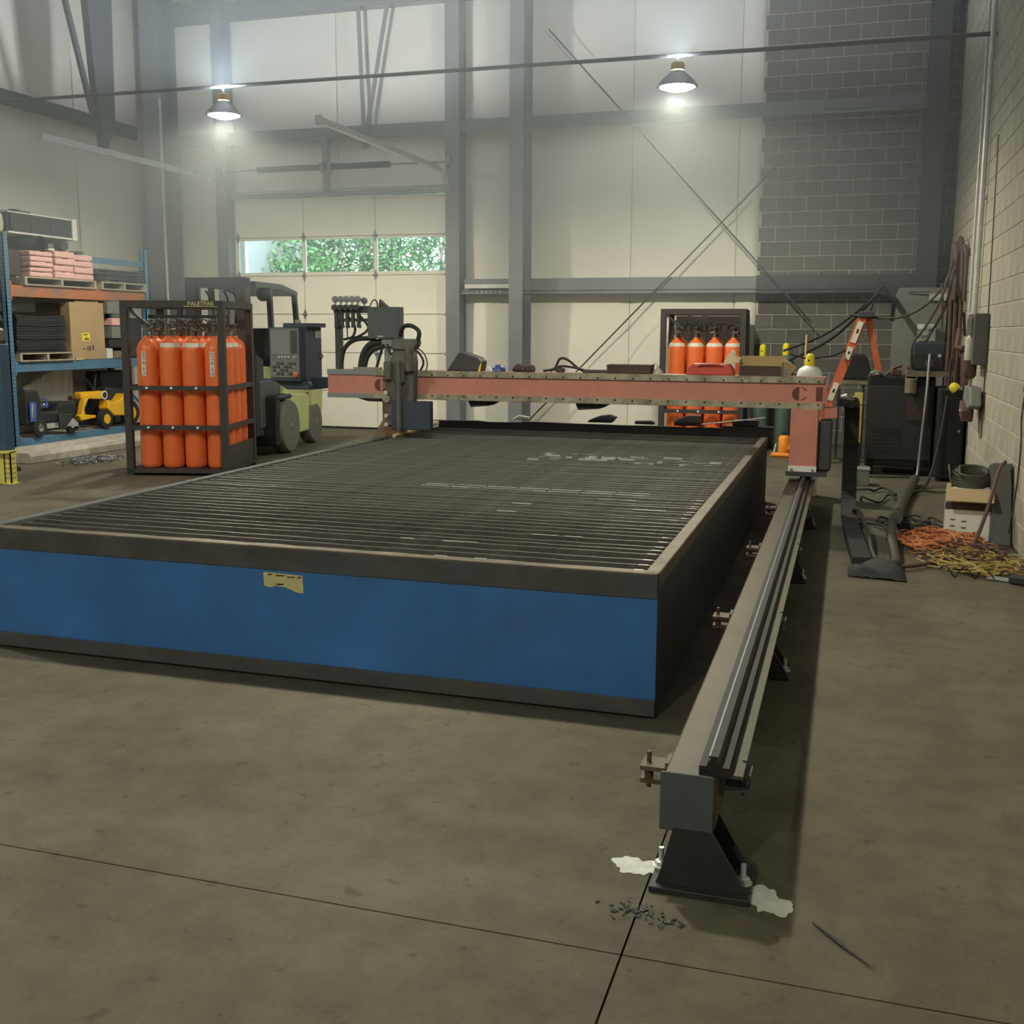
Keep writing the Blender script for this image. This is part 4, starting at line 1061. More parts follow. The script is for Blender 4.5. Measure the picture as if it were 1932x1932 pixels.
# ================================================================ pallet rack on the left
RX, RXB = -10.40, -11.09
rk = thing('pallet_rack', 'blue pallet rack bay along the left wall with an orange top beam', 'rack', (-10.8, 13.0, 0))
def upright(par, x, y, h, m_, m2=None):
    w = .08; mb = MB()
    mb.box(x - w, x, y, y + .012, 0, h).box(x - w, x - w + .012, y, y + w, 0, h).box(x - .012, x, y, y + w, 0, h)
    u = mb.build('upright', M[m_], par)
    mh = MB(); z = .06
    while z < h - .02:
        for dx in (-.056, -.026): mh.prism([(x + dx - .007, z), (x + dx, z - .013), (x + dx + .007, z), (x + dx, z + .013)], 'y', y - .001, y)
        for dy in (.025, .055): mh.prism([(y + dy - .007, z), (y + dy, z - .013), (y + dy + .007, z), (y + dy, z + .013)], 'x', x, x + .001)
        z += .05
    o = mh.build('punched_holes', M['ink'], u); o['kind'] = 'stuff'
    MB().box(x - w - .02, x + .02, y - .02, y + w + .02, 0, .008).build('foot_plate', M[m_], u)
upright(rk, RX, 11.46, 2.80, 'rack_blue'); upright(rk, RXB, 11.46, 2.80, 'rack_blue')
upright(rk, RX, 14.36, 2.78, 'rack_blue_light'); upright(rk, RXB, 14.36, 2.30, 'rack_blue_light')
for y in (11.50, 14.40):
    for a, b in ((.25, .9), (.9, 1.6), (1.6, 2.3)):
        MB().bar((RX - .06, y + .02, a), (RXB, y + .02, b), .025, .03).build('lattice', M['rack_blue'], rk)
for (z0, z1, m_) in ((1.99, 2.14, 'rack_orange'), (1.01, 1.14, 'rack_blue'), (.0, .13, 'rack_blue')):
    for x in (RX, RXB):
        MB().box(x - .05, x, 11.54, 14.36, z0, z1).build('beam', M[m_], rk, bevel=.003)
        MB().box(x - .055, x + .006, 11.535, 11.56, z0 - .04, z1 + .05).build('beam_end', M[m_], rk)
MB().box(RXB - .02, RX - .02, 14.36, 14.44, 2.40, 2.46).build('cross_tie', M['rack_blue_light'], rk)
MB().box(RX - .08, RX - .04, 13.2, 14.40, 2.52, 2.60).build('rear_tie', M['rack_blue'], rk)
MB().box(RXB + .05, RX - .05, 11.56, 14.34, .115, .128).build('deck', M['timber'], rk)
MB().box(RXB + .05, RX - .05, 11.56, 14.34, 1.125, 1.14).build('deck', M['timber'], rk)
MB().box(RXB + .05, RX - .05, 11.56, 14.34, 2.125, 2.14).build('deck', M['timber'], rk)

def pallet(y0, y1, z, label, h=.115):
    t = thing('pallet', label, 'pallet', (-10.75, (y0 + y1) / 2, z), group='wooden pallets on the rack')
    x0, x1 = -11.12, -10.36
    for i in range(3):
        y = y0 + (y1 - y0 - .04) * i / 2
        MB().box(x0, x1, y, y + .04, z + .018, z + h - .018).build('stringer', M['wood_pallet'], t)
    for i in range(6):
        x = x0 + (x1 - x0 - .1) * i / 5
        MB().box(x, x + .1, y0, y1, z + h - .018, z + h).build('deck_board', M['wood_pallet'], t)
    for x in (x0, (x0 + x1) / 2 - .05, x1 - .1):
        MB().box(x, x + .1, y0, y1, z, z + .018).build('bottom_board', M['wood_pallet'], t)
pallet(11.77, 13.18, 2.145, 'pallet carrying pink insulation on the top beam')
pallet(13.30, 14.34, 2.145, 'small pallet of dark sheeting on the top beam, right')
pallet(11.60, 12.64, 1.145, 'pallet under the stack of dark sheets on the middle shelf')
# pink insulation batts: three piles
r = random.Random(11)
names = ['left', 'middle', 'right']
lay = ['bottom', 'second', 'third', 'fourth', 'top']
for p, (y0, y1) in enumerate(((11.90, 12.33), (12.36, 12.75), (12.77, 13.16))):
    z = 2.262; n = 5 if p == 0 else 4
    for k in range(n):
        hgt = (.068 if n == 5 else .085) * r.uniform(.9, 1.1)
        j = r.uniform(-.012, .012)
        mb = MB(); nn = 8
        top = [(y0 + j + (y1 - y0) * i / nn, z + hgt + r.uniform(-.012, .001)) for i in range(nn + 1)]
        bot = [(y0 + j + (y1 - y0) * i / nn, z + r.uniform(0, .004)) for i in range(nn, -1, -1)]
        mb.prism(top + bot, 'x', -11.08, -10.37 + r.uniform(-.02, .015))
        solo(mb, 'insulation_batt', M['pink'], 'pink insulation batt, %s pile, %s layer' % (names[p], lay[k] if not (n == 4 and k == 3) else 'top'), 'insulation', 'pink insulation batts on the rack', bevel=.012)
        z += hgt + .003
solo(MB().box(-10.9, -10.5, 11.56, 11.88, 2.262, 2.60), 'wrapped_bundle', M['leather'], 'dull brown wrapped bundle left of the pink insulation', 'bundle', bevel=.02)
for i, (yc, zz, r_, x0_, x1_, lb) in enumerate(((12.10, 2.705, .098, -11.18, -10.36, 'black rubber roll with an open core on the pink insulation, left'), (12.56, 2.715, .080, -11.15, -10.36, 'black rubber roll on the pink insulation, right'))):
    t = thing('rubber_roll', lb, 'roll', ((x0_ + x1_) / 2, yc, zz - r_))
    R = rotm(0, PI / 2, 0); L_ = x1_ - x0_
    k_ = .45 if i == 0 else .1
    MB().lathe([(r_ * k_, 0), (r_, 0), (r_, L_ - .01), (r_ * .95, L_), (r_ * k_, L_), (r_ * k_, 0)], (x0_, yc, zz), R, 24).build('sheet', M['charcoal'], t, smooth=40)
    if i == 0: MB().lathe([(r_ * .46, L_ + .001), (r_ * .94, L_ + .001)], (x0_, yc, zz), R, 24).build('end_spiral', M['cabinet_grey'], t)
t = thing('packaged_part', 'small green and white packaged part on the pink insulation', 'package', (-10.45, 12.36, 2.63))
MB().box(-10.5, -10.42, 12.32, 12.44, 2.63, 2.66).build('bag', M['white_paint'], t, bevel=.01)
MB().box(-10.5, -10.42, 12.31, 12.42, 2.66, 2.72).build('card', M['cyl_green'], t, bevel=.005)
# louvered crate on top
t = thing('louver_crate', 'white framed crate of dark louvers at the top of the rack', 'crate', (-10.7, 12.2, 2.80))
MB().box(-10.92, -10.42, 11.6, 12.88, 2.805, 2.825).box(-10.92, -10.42, 11.6, 12.88, 3.065, 3.08).box(-10.92, -10.41, 12.80, 12.89, 2.80, 3.085).box(-10.92, -10.9, 11.6, 12.88, 2.81, 3.08).build('crate_frame', M['white_paint'], t)
for c_ in range(3):
    for k in range(9):
        MB().bar((-10.44, 11.66 + c_ * .39, 2.842 + k * .0265), (-10.44, 12.02 + c_ * .39, 2.842 + k * .0265), .012, .020).build('louver', M['charcoal'], t)
    MB().box(-10.46, -10.43, 12.02 + c_ * .39, 12.045 + c_ * .39, 2.825, 3.065).build('mullion', M['charcoal'], t)
MB().box(-10.88, -10.47, 11.62, 12.79, 2.826, 3.064).build('crate_core', M['black_metal'], t)
solo(MB().box(-10.75, -10.5, 11.80, 12.10, 3.082, 3.112).tube([(-10.6, 11.82, 3.115), (-10.6, 11.95, 3.13), (-10.6, 12.08, 3.118)], .012, 6), 'steel_bracket', M['charcoal'], 'small dark bracket lying on top of the louver crate', 'bracket')
solo(MB().prism([(11.40, 2.80), (11.56, 2.80), (11.58, 2.90), (11.56, 3.05), (11.40, 3.07)], 'x', -10.7, -10.45), 'white_bag', M['pvc'], 'pale bag hanging at the left end of the louver crate', 'bag', bevel=.03)
solo(MB().box(-10.6, -10.45, 12.93, 13.05, 2.625, 2.66), 'small_box', M['cabinet_grey'], 'tiny grey box on top of the right insulation pile', 'box')
# dark sheets on the small pallet
r = random.Random(13)
z = 2.262
for k in range(6):
    h_ = r.uniform(.022, .034); a = 13.24 + r.uniform(-.03, .05); b = 14.36 + r.uniform(-.12, .04); mb = MB(); nn = 10
    top = [(a + (b - a) * i / nn, z + h_ + r.uniform(-.012, .001)) for i in range(nn + 1)]
    bot = [(a + (b - a) * i / nn, z + .002) for i in range(nn, -1, -1)]
    solo(mb.prism(top + bot, 'x', -11.05, -10.38 + r.uniform(-.05, .03)), 'folded_tarp', M['charcoal' if k % 2 else 'black_metal'], 'dark folded tarp on the small pallet, layer %s from the bottom' % ['one', 'two', 'three', 'four', 'five', 'six'][k], 'tarp', 'folded tarps on the small pallet')
    z += h_ + .002
# dark sheet stack on the middle shelf
z = 1.262
for k in range(14):
    h_ = .036; mb = MB(); nn = 8; a, b = 11.58 + r.uniform(-.01, .01), 12.50 + r.uniform(-.02, .03)
    sag = lambda t_: -.018 * math.sin(PI * t_) * k / 13
    top = [(a + (b - a) * i / nn, z + h_ - .004 + sag(i / nn)) for i in range(nn + 1)]
    bot = [(a + (b - a) * i / nn, z + sag(i / nn) * .95) for i in range(nn, -1, -1)]
    solo(mb.prism(top + bot, 'x', -11.05, -10.37 + r.uniform(-.02, .012)), 'rubber_sheet', M['rubber' if k % 3 else 'black_metal'], 'black rubber sheet in the middle shelf stack, %s from the top' % ['topmost', 'second', 'third', 'fourth', 'fifth', 'sixth', 'seventh', 'eighth', 'ninth', 'tenth', 'eleventh', 'twelfth', 'thirteenth', 'lowest and last'][13 - k], 'sheet', 'black rubber sheets on the middle shelf')
    z += h_
solo(MB().box(-11.1, -10.7, 11.55, 12.32, 1.80, 1.98), 'pale_sheet', M['panel_grey'], 'pale panel lying on the rubber sheet stack', 'panel')
t = thing('cardboard_box', 'tall tan cardboard box with a yellow label on the middle shelf', 'box', (-10.6, 13.0, 1.145))
MB().box(-10.58, -10.42, 12.66, 13.38, 1.145, 1.95).build('box_body', M['cardboard'], t, bevel=.004)
MB().box(-10.56, -10.44, 12.80, 13.30, 1.95, 1.97).build('top_flap', M['cardboard_in'], t)
lb = MB().box(-10.42, -10.4185, 12.885, 13.06, 1.41, 1.525).build('yellow_label', M['tag_yellow'], t)
MB().box(-10.4185, -10.418, 12.915, 13.0, 1.49, 1.505).box(-10.4185, -10.418, 12.935, 13.03, 1.425, 1.445).box(-10.4185, -10.418, 12.965, 12.985, 1.46, 1.47).build('label_print', M['ink'], lb)
MB().box(-10.42, -10.4188, 12.90, 12.95, 1.29, 1.305).box(-10.42, -10.4188, 12.99, 13.01, 1.27, 1.33).box(-10.42, -10.4188, 13.03, 13.06, 1.27, 1.34).box(-10.42, -10.4188, 13.10, 13.125, 1.275, 1.35).build('printed_symbols', M['leather'], t)
solo(MB().box(-10.417, -10.385, 12.70, 12.84, 1.141, 1.185), 'wood_scrap', M['wood_pale'], 'pale wood scrap under the edge of the tall box', 'scrap')
for i, (a, b, c_, d_, m_, lb) in enumerate(((13.42, 13.55, 1.145, 1.30, 'white_paint', 'small white carton with red print right of the tall box'), (13.56, 13.74, 1.145, 1.26, 'can_tan', 'dull tan carton right of the tall box, lowest'),
                                  (13.45, 13.78, 1.305, 1.43, 'black_metal', 'black coiled parts bin right of the tall box'), (13.52, 13.78, 1.44, 1.62, 'panel_grey', 'grey carton stacked right of the tall box'),
                                  (13.52, 13.78, 1.63, 1.74, 'pink', 'pinkish parcel near the top right of the middle shelf'), (13.42, 13.80, 1.80, 1.98, 'panel_grey', 'pale plastic sheet folded over the right end of the middle shelf'))):
    solo(MB().box(-10.95, -10.42 + .01 * i, a, b, c_, d_), 'carton', M[m_], lb, 'box', 'cartons beside the tall box', bevel=.008)
solo(MB().box(-11.0, -10.46, 13.83, 14.32, 1.145, 1.75), 'parts_bin', M['charcoal'], 'dark parts bin at the far end of the middle shelf', 'bin', bevel=.02)

# toys on the bottom shelf
t = thing('toy_car', 'black vintage toy pedal car on the bottom shelf', 'toy car', (-10.5, 12.2, .13))
def tb(mb, nm, m_, par=None, **k): return mb.build(nm, M[m_], par or t, **k)
tb(MB().prism([(11.66, .30), (12.62, .30), (12.64, .52), (12.56, .57), (12.28, .57), (12.26, .46), (11.96, .46), (11.96, .62), (11.90, .76), (11.66, .78)], 'x', -10.80, -10.38), 'car_body', 'black_metal', bevel=.03, seg=2)
tb(MB().prism([(12.25, .20), (12.45, .20), (12.50, .40), (12.25, .42)], 'x', -10.38, -10.34), 'front_fender', 'charcoal', bevel=.01)
for y in (11.88, 12.50):
    w_ = tb(MB().lathe([(.05, 0), (.12, .01), (.125, .03), (.12, .05), (.05, .06)], (-10.40, y, .26), rotm(0, PI / 2, 0), 20), 'wheel', 'rubber', smooth=40)
    tb(MB().lathe([(.01, .06), (.055, .062), (.06, .05)], (-10.40, y, .26), rotm(0, PI / 2, 0), 14), 'hub_cap', 'chrome', w_)
tb(MB().bar((-10.62, 12.68, .20), (-10.32, 12.60, .20), .02, .04), 'bumper', 'chrome')
tb(MB().prism([(11.70, .35), (11.80, .35), (11.82, .58), (11.76, .62), (11.70, .60)], 'x', -10.36, -10.345), 'rear_fender', 'toy_blue')
tb(MB().prism([(11.71, .38), (11.74, .38), (11.76, .58), (11.73, .58)], 'x', -10.345, -10.342), 'fender_trim', 'chrome')
for k in range(4): tb(MB().lathe([(.022, 0), (.03, .03), (.022, .06), (.012, .07), (.012, .13)], (-10.52, 12.03 + k * .06, .50), n=10), 'organ_pipe', 'toy_blue' if k % 2 else 'chrome', smooth=40)
tb(MB().prism([(12.38, .24), (12.58, .22), (12.60, .26), (12.50, .34)], 'x', -10.36, -10.32), 'running_board', 'galv')
t = thing('toy_tractor', 'yellow toy pedal tractor on the bottom shelf', 'toy tractor', (-10.5, 13.3, .13))
tb(MB().prism([(12.74, .36), (12.80, .36), (12.90, .64), (13.30, .68), (13.34, .62), (13.30, .56), (12.96, .58), (12.86, .44), (12.88, .36), (13.10, .34), (13.10, .30), (12.78, .28)], 'x', -10.52, -10.42), 'hood', 'toy_yellow', bevel=.01)
tb(MB().box(-10.60, -10.46, 12.86, 13.34, .58, .68), 'hood_core', 'toy_yellow', bevel=.02)
tb(MB().prism([(13.30, .42), (13.44, .31), (13.70, .29), (13.73, .63), (13.60, .53), (13.44, .50), (13.33, .55)], 'x', -10.54, -10.365), 'rear_fender', 'toy_yellow', bevel=.012)
tb(MB().lathe([(.065, 0), (.065, .01)], (-10.42, 13.30, .62), rotm(0, PI / 2, 0), 18), 'badge', 'white_paint')
tb(MB().lathe([(.045, .0), (.045, .012)], (-10.42, 13.30, .62), rotm(0, PI / 2, 0), 16), 'badge_disc', 'black_metal')
for (y, r_) in ((13.28, .14), (13.86, .19)):
    w_ = tb(MB().lathe([(r_ * .5, 0), (r_ * .96, .005), (r_, .02), (r_, .07), (r_ * .96, .085), (r_ * .5, .09)], (-10.46, y, .13 + r_), rotm(0, PI / 2, 0), 22), 'wheel', 'rubber', smooth=40)
    tb(MB().lathe([(.01, .093), (r_ * .5, .096), (r_ * .55, .085)], (-10.46, y, .13 + r_), rotm(0, PI / 2, 0), 16), 'wheel_disc', 'toy_yellow', w_)
tb(MB().box(-10.7, -10.45, 13.40, 13.62, .60, .72), 'seat', 'black_metal', bevel=.03)
tb(MB().tube([(-10.5, 13.18, .68), (-10.5, 13.10, .80), (-10.5, 13.02, .86)], .012, 6), 'steering_bar', 'black_metal')
tb(MB().tube([(-10.5, 13.18, .68), (-10.5, 13.24, .92)], .012, 6), 'exhaust_stack', 'black_metal')
solo(MB().tube([(-10.6, 12.78, .60), (-10.6, 13.14, .62)], .035, 10), 'pipe_stub', M['hose_brown'], 'rusty pipe stub lying behind the toy tractor', 'pipe')
solo(MB().box(-11.0, -10.72, 13.62, 14.3, .13, .95), 'storage_bin', M['charcoal'], 'dark storage bin at the far end of the bottom shelf', 'bin', bevel=.02)
# white plastic sheet hanging behind the bottom shelf
mb = MB(); P = []; F = []; n = 40
for i in range(n + 1):
    y = 12.0 + 1.25 * i / n; d = .02 * math.sin(i * 1.1) + .01 * math.sin(i * 2.7)
    ztop = .58 + .40 * min(1, (i / n) * 1.5) ** .7
    P += [(-10.93 + d, y, .16), (-10.93 + d, y, ztop), (-10.945 + d, y, .16), (-10.945 + d, y, ztop)]
for i in range(n):
    a = 4 * i; b = a + 4; F += [(a, b, b + 1, a + 1), (a + 2, a + 3, b + 3, b + 2), (a + 1, b + 1, b + 3, a + 3)]
solo(mb.add(P, F), 'plastic_sheet', M['white_paint'], 'white plastic sheet draped on the wall behind the toys', 'sheet', smooth=60)
# timbers, chain, block
for i, (x0, z0, ya, yb, lb) in enumerate(((-9.66, 0, 10.40, 13.4, 'weathered grey timber on the floor nearest the rack'), (-9.24, 0, 10.28, 13.0, 'weathered grey timber on the floor farther from the rack'))):
    sh = [(x0 - .10, z0), (x0 + .12, z0), (x0 + .12, z0 + .085), (x0 + .09, z0 + .13), (x0 - .10, z0 + .13)]
    t = MB().prism(sh, 'y', ya, yb)
    solo(t, 'timber', M['timber'], lb, 'timber', 'timbers on the floor', bevel=.008)
mb = MB(); r = random.Random(21)
for k in range(150):
    x, y = r.gauss(-8.62, .13), r.gauss(10.78, .20); z = .008 + r.random() ** 2 * .05
    R = rotm(r.uniform(-1, 1), r.uniform(-1, 1), r.uniform(0, 6.3)); n = 8
    mb.tube([Vector((x, y, z)) + R @ Vector((.028 * math.cos(2 * PI * i / n), .016 * math.sin(2 * PI * i / n), 0)) for i in range(n)], .005, 5, closed=True)
solo(mb, 'chain_heap', M['galv_dull'], 'loose heap of steel chain on the floor left of the near cage', 'chain', kind='stuff')
t = thing('rack_upright', 'blue rack upright with a yellow perforated foot at the left edge', 'rack post', (-8.2, 8.88, 0))
MB().box(-8.42, -8.14, 8.84, 8.96, .34, 1.42).build('blue_guard', M['guard_blue'], t, bevel=.004)
MB().box(-8.42, -8.12, 8.80, 8.98, .32, .345).build('yellow_lip', M['hoist_yellow'], t)
upright(t, -8.12, 8.86, .33, 'hoist_yellow')
MB().box(-8.36, -8.205, 8.86, 8.95, 0, .32).build('yellow_foot', M['hoist_yellow'], t)
MB().box(-8.40, -8.16, 8.86, 8.95, 1.44, 1.58).build('upper_load', M['brass'], t, bevel=.02)
solo(MB().box(-8.96, -8.80, 9.62, 9.76, 0, .045).cyl((-8.86, 9.62, .03), (-8.86, 9.76, .03), .035), 'rubber_chock', M['rubber'], 'small black rubber chock on the floor by the yellow post', 'chock', bevel=.004)

# ================================================================ right hand side
def hosething(pts, r_, m_, name, label, cat, group=None, k=8):
    return solo(MB().tube(catmull(pts, k), r_, 8), name, M[m_], label, cat, group, smooth=60)

# step ladder
t = thing('step_ladder', 'orange fibreglass step ladder behind the gantry end', 'ladder', (.1, 13.7, 0))
LT = 1.76
for y in (13.50, 13.86):
    MB().bar((.135, y, LT), (-.455, y - .04 if y < 13.6 else y + .04, .0), .045, .105, up=(1, 0, .3)).build('front_rail', M['ladder_orange'], t)
    MB().bar((.20, y + .06, LT), (.60, y + .04, .0), .03, .07, up=(1, 0, -.3)).build('rear_rail', M['ladder_orange'], t)
for k in range(1, 6):
    f_ = k / 6.0
    MB().bar((.135 - .59 * f_, 13.52, LT * (1 - f_)), (.135 - .59 * f_, 13.84, LT * (1 - f_)), .09, .03).build('step', M['galv_dull'], t)
MB().obox((.165, 13.68, 1.79), (.18, .46, .08)).build('top_cap', M['charcoal'], t, bevel=.012)
for (f0, f1) in ((.03, .17), (.20, .28), (.44, .56)):
    a = Vector((.135 - .59 * f0, 13.468 - .04 * f0, LT * (1 - f0))); b = Vector((.135 - .59 * f1, 13.468 - .04 * f1, LT * (1 - f1)))
    st = MB().bar(a, b, .01, .065, up=(1, 0, .3)).build('warning_sticker', M['cyl_white'], t)
    MB().bar(a.lerp(b, .35) + Vector((0, -.003, 0)), a.lerp(b, .55) + Vector((0, -.003, 0)), .012, .022, up=(1, 0, .3)).build('sticker_print', M['ink'], st)
# black chair back and bench behind the ladder
t = thing('shop_stool', 'black arched shop stool back between the ladder rails', 'stool', (.07, 14.3, 0))
MB().prism([(-.11, .99), (.29, .99), (.23, 1.25), (.18, 1.315), (0, 1.315), (-.06, 1.24)], 'y', 14.25, 14.32).build('backrest', M['black_metal'], t, bevel=.02)
MB().box(-.14, .24, 14.2, 14.6, .93, .97).build('seat', M['can_tan'], t, bevel=.006)
for x in (-.12, .18):
    for y in (14.22, 14.55): MB().box(x, x + .03, y, y + .03, 0, .93).build('leg', M['black_metal'], t)
# yellow floor hoist column
t = thing('yellow_press', 'narrow yellow press frame behind the cable chain', 'press', (.11, 12.4, 0))
MB().box(.055, .165, 12.35, 12.45, .38, .785).build('column', M['hoist_yellow'], t, bevel=.004)
MB().prism([(.05, .86), (.08, .80), (.165, .80), (.165, .925), (.085, .925), (.075, .885), (.05, .875)], 'y', 12.35, 12.45).build('head', M['hoist_yellow'], t)
MB().prism([(-.04, .785), (.06, .785), (.06, .62), (.01, .70)], 'y', 12.37, 12.43).build('gusset', M['hoist_yellow'], t)
MB().box(.03, .17, 12.34, 12.46, 0, .38).build('pedestal', M['black_metal'], t)
MB().box(-.04, .09, 12.30, 12.36, .72, .86).build('pump_unit', M['galv_dull'], t, bevel=.02)
MB().cyl((-.06, 12.33, .88), (.0, 12.33, .90), .02).build('valve', M['cyl_white'], t)
MB().bar((.075, 12.32, .80), (.075, 12.32, .66), .02, .025).build('lever', M['hose_brown'], t)

# plasma power unit and the machine on top
t = thing('power_unit', 'large black plasma power unit against the block wall', 'power unit', (.7, 12.9, 0))
MB().box(.22, .92, 12.62, 13.35, .10, 1.10).build('cabinet', M['machine_black'], t, bevel=.02, seg=2)
MB().box(.24, .90, 12.608, 12.62, .18, 1.0).build('front_panel', M['black_metal'], t, bevel=.004)
for k in range(7): MB().box(.30, .58, 12.600, 12.608, .28 + .04 * k, .30 + .04 * k).build('vent_slot', M['ink'], t)
MB().box(.62, .86, 12.600, 12.608, .62, .9).build('terminal_cover', M['leather'], t)
MB().tube(catmull([(.23, 12.64, 1.10), (.25, 12.62, 1.14), (.33, 12.62, 1.15), (.40, 12.63, 1.10)], 5), .012, 6).build('lift_handle', M['galv_dull'], t)
for x in (.28, .78):
    for y in (12.68, 13.26): MB().lathe([(.02, 0), (.05, .005), (.05, .035), (.02, .04)], (x, y, .05), rotm(0, PI / 2, 0), 14).build('caster', M['rubber'], t)
t = thing('drum_cabinet', 'tall black equipment cabinet in the corner beside the power unit', 'cabinet', (1.05, 12.6, 0))
MB().prism([(.94, .03), (1.20, .03), (1.20, .93), (1.15, .99), (.94, .99)], 'y', 12.25, 13.0).build('cabinet_body', M['machine_black'], t, bevel=.02, seg=2)
MB().box(.96, 1.18, 12.238, 12.25, .1, .9).build('cabinet_door', M['machine_black'], t, bevel=.006)
MB().cyl((1.15, 12.235, .55), (1.15, 12.215, .55), .014).build('door_knob', M['galv_dull'], t)
for x in (.95, 1.15): MB().box(x, x + .04, 12.28, 12.34, 0, .03).build('foot', M['black_metal'], t)
solo(MB().box(.62, 1.10, 12.55, 12.85, 1.105, 1.165), 'shelf_board', M['can_tan'], 'dull board lying across the power unit', 'board')
t = thing('wire_feeder', 'dark blue-black wire feeder standing on the power unit', 'wire feeder', (.83, 12.75, 1.165))
MB().box(.66, 1.0, 12.62, 12.92, 1.165, 1.475).build('feeder_case', M['console_blue'], t, bevel=.02, seg=2)
MB().box(.68, .98, 12.608, 12.62, 1.19, 1.36).build('control_panel', M['black_metal'], t, bevel=.004)
MB().box(.80, .88, 12.600, 12.608, 1.22, 1.28).build('display', M['cabinet_grey'], t)
MB().lathe([(.02, 0), (.016, .018)], (.94, 12.608, 1.33), rotm(PI / 2), 12).build('knob', M['galv'], t)
MB().cyl((.62, 12.66, 1.20), (.66, 12.66, 1.20), .03).build('torch_socket', M['brass'], t)
t = thing('steel_can', 'tan steel can hanging before the power unit', 'can', (.66, 12.56, .93))
MB().lathe([(.05, 0), (.062, .004), (.062, .15), (.056, .156), (.056, .16)], (.66, 12.53, .925), n=20).build('can_body', M['can_tan'], t, smooth=40)
MB().tube(catmull([(.60, 12.53, 1.07), (.62, 12.53, 1.16), (.70, 12.53, 1.16), (.72, 12.53, 1.07)], 5), .005, 6).build('bail', M['galv_dull'], t)
t = thing('torch_lead', 'brown torch handle and fittings lying on the power unit', 'torch', (.5, 12.75, 1.1))
MB().tube(catmull([(.30, 12.66, 1.13), (.40, 12.66, 1.12), (.48, 12.66, 1.19), (.56, 12.66, 1.225)], 6), .02, 8).build('torch_handle', M['hose_brown'], t, smooth=60)
MB().lathe([(.03, 0), (.03, .03), (.012, .04)], (.32, 12.66, 1.12), n=12).build('fitting', M['galv'], t)
MB().obox((.50, 12.68, 1.14), (.12, .08, .07), rotm(0, .2, .2)).build('clamp_body', M['hose_brown'], t, bevel=.015)
t = thing('waste_bin', 'pale grey box on the floor under the power unit cables', 'box', (.16, 11.7, 0))
MB().box(.06, .26, 11.62, 11.85, 0, .17).build('bin_body', M['panel_grey'], t, bevel=.006)
MB().box(.05, .27, 11.61, 11.86, .165, .18).build('bin_lid', M['panel_grey'], t, bevel=.004)

# hoses hung on the right wall
for i, (x, y, ztop, zbot, m_, lb) in enumerate(((1.09, 13.55, 2.50, .2, 'hose_brown', 'brown hose hanging in the bundle on the right wall, nearest the door'), (1.14, 13.45, 2.55, .3, 'leather', 'thick dark hose hanging in the middle of the wall bundle'), (1.17, 13.30, 2.48, .9, 'hose_brown', 'brown hose hanging on the near side of the wall bundle'))):
    hosething([(x, y, zbot), (x + .015, y, (zbot + ztop) / 2), (x, y, ztop), (x + .02, y - .08, ztop + .02), (x + .03, y - .12, ztop - .15), (x + .03, y - .12, ztop - .55)], .03 - .004 * i, m_, 'hanging_hose', lb, 'hose', 'hoses hung on the right wall')
solo(MB().box(1.18, 1.233, 13.2, 13.65, 2.46, 2.52).bar((1.10, 13.45, 2.50), (1.2, 13.45, 2.50), .03, .03), 'hose_hook', M['steel_dark'], 'dark hook plate holding the hoses on the right wall', 'hook')
# sagging cables
hosething([(.37, 14.4, 2.15), (.10, 14.0, 1.86), (-.30, 13.6, 1.55), (-.75, 13.3, 1.36)], .014, 'rubber', 'sagging_cable', 'upper black cable falling from the girt toward the capped cylinders', 'cable', 'cables strung from the girt')
hosething([(.33, 14.3, 2.10), (.05, 13.9, 1.76), (-.25, 13.5, 1.48), (-.70, 13.2, 1.24), (-.9, 13.1, 1.15)], .018, 'rubber', 'sagging_cable', 'thick middle black cable falling from the girt', 'cable', 'cables strung from the girt')
hosething([(.28, 14.2, 2.0), (.12, 13.8, 1.60), (-.10, 13.4, 1.34), (-.45, 13.1, 1.28), (-.66, 13.0, 1.33)], .010, 'rubber', 'sagging_cable', 'thin lowest black cable falling from the girt', 'cable', 'cables strung from the girt')
hosething([(-.02, 13.9, 1.80), (.25, 13.8, 1.76), (.55, 13.7, 1.76), (.80, 13.6, 1.88), (1.0, 13.5, 2.12), (1.10, 13.45, 2.45)], .014, 'hose_olive', 'sagging_cable', 'olive cable sagging from the ladder top to the wall hook', 'cable', 'cables strung from the girt')
solo(MB().bar((.55, 15.6, 2.12), (.50, 14.6, 1.75), .05, .05).obox((.40, 14.5, 2.12), (.28, .12, .16), rotm(0, .4, 0)), 'cable_boom', M['black_metal'], 'dark cable support arm at the girt above the ladder', 'bracket')
hosething([(1.08, 13.4, 2.40), (.95, 13.1, 1.95), (.78, 12.9, 1.62), (.66, 12.7, 1.46), (.645, 12.62, 1.30), (.66, 12.58, 1.12)], .014, 'hose_olive', 'feed_cable', 'olive cable hanging in front of the paper sign, left one', 'cable', 'feed cables in front of the door')
hosething([(1.10, 13.4, 2.30), (1.0, 13.1, 1.86), (.87, 12.95, 1.60), (.80, 12.8, 1.48)], .014, 'hose_olive', 'feed_cable', 'olive cable hanging in front of the paper sign, right one', 'cable', 'feed cables in front of the door')
hosething([(.965, 13.3, 2.14), (.985, 13.3, 1.9), (.995, 13.3, 1.62)], .014, 'hose_brown', 'feed_cable', 'short brown cable end hanging right of the paper sign', 'cable', 'feed cables in front of the door')
hosething([(.84, 12.6, 1.35), (.82, 12.45, .9), (.79, 12.4, .4), (.76, 12.3, .03), (.66, 11.8, .02)], .016, 'galv_dull', 'drop_cable', 'grey cable dropping down the front of the power unit', 'cable', 'cables in front of the power unit')
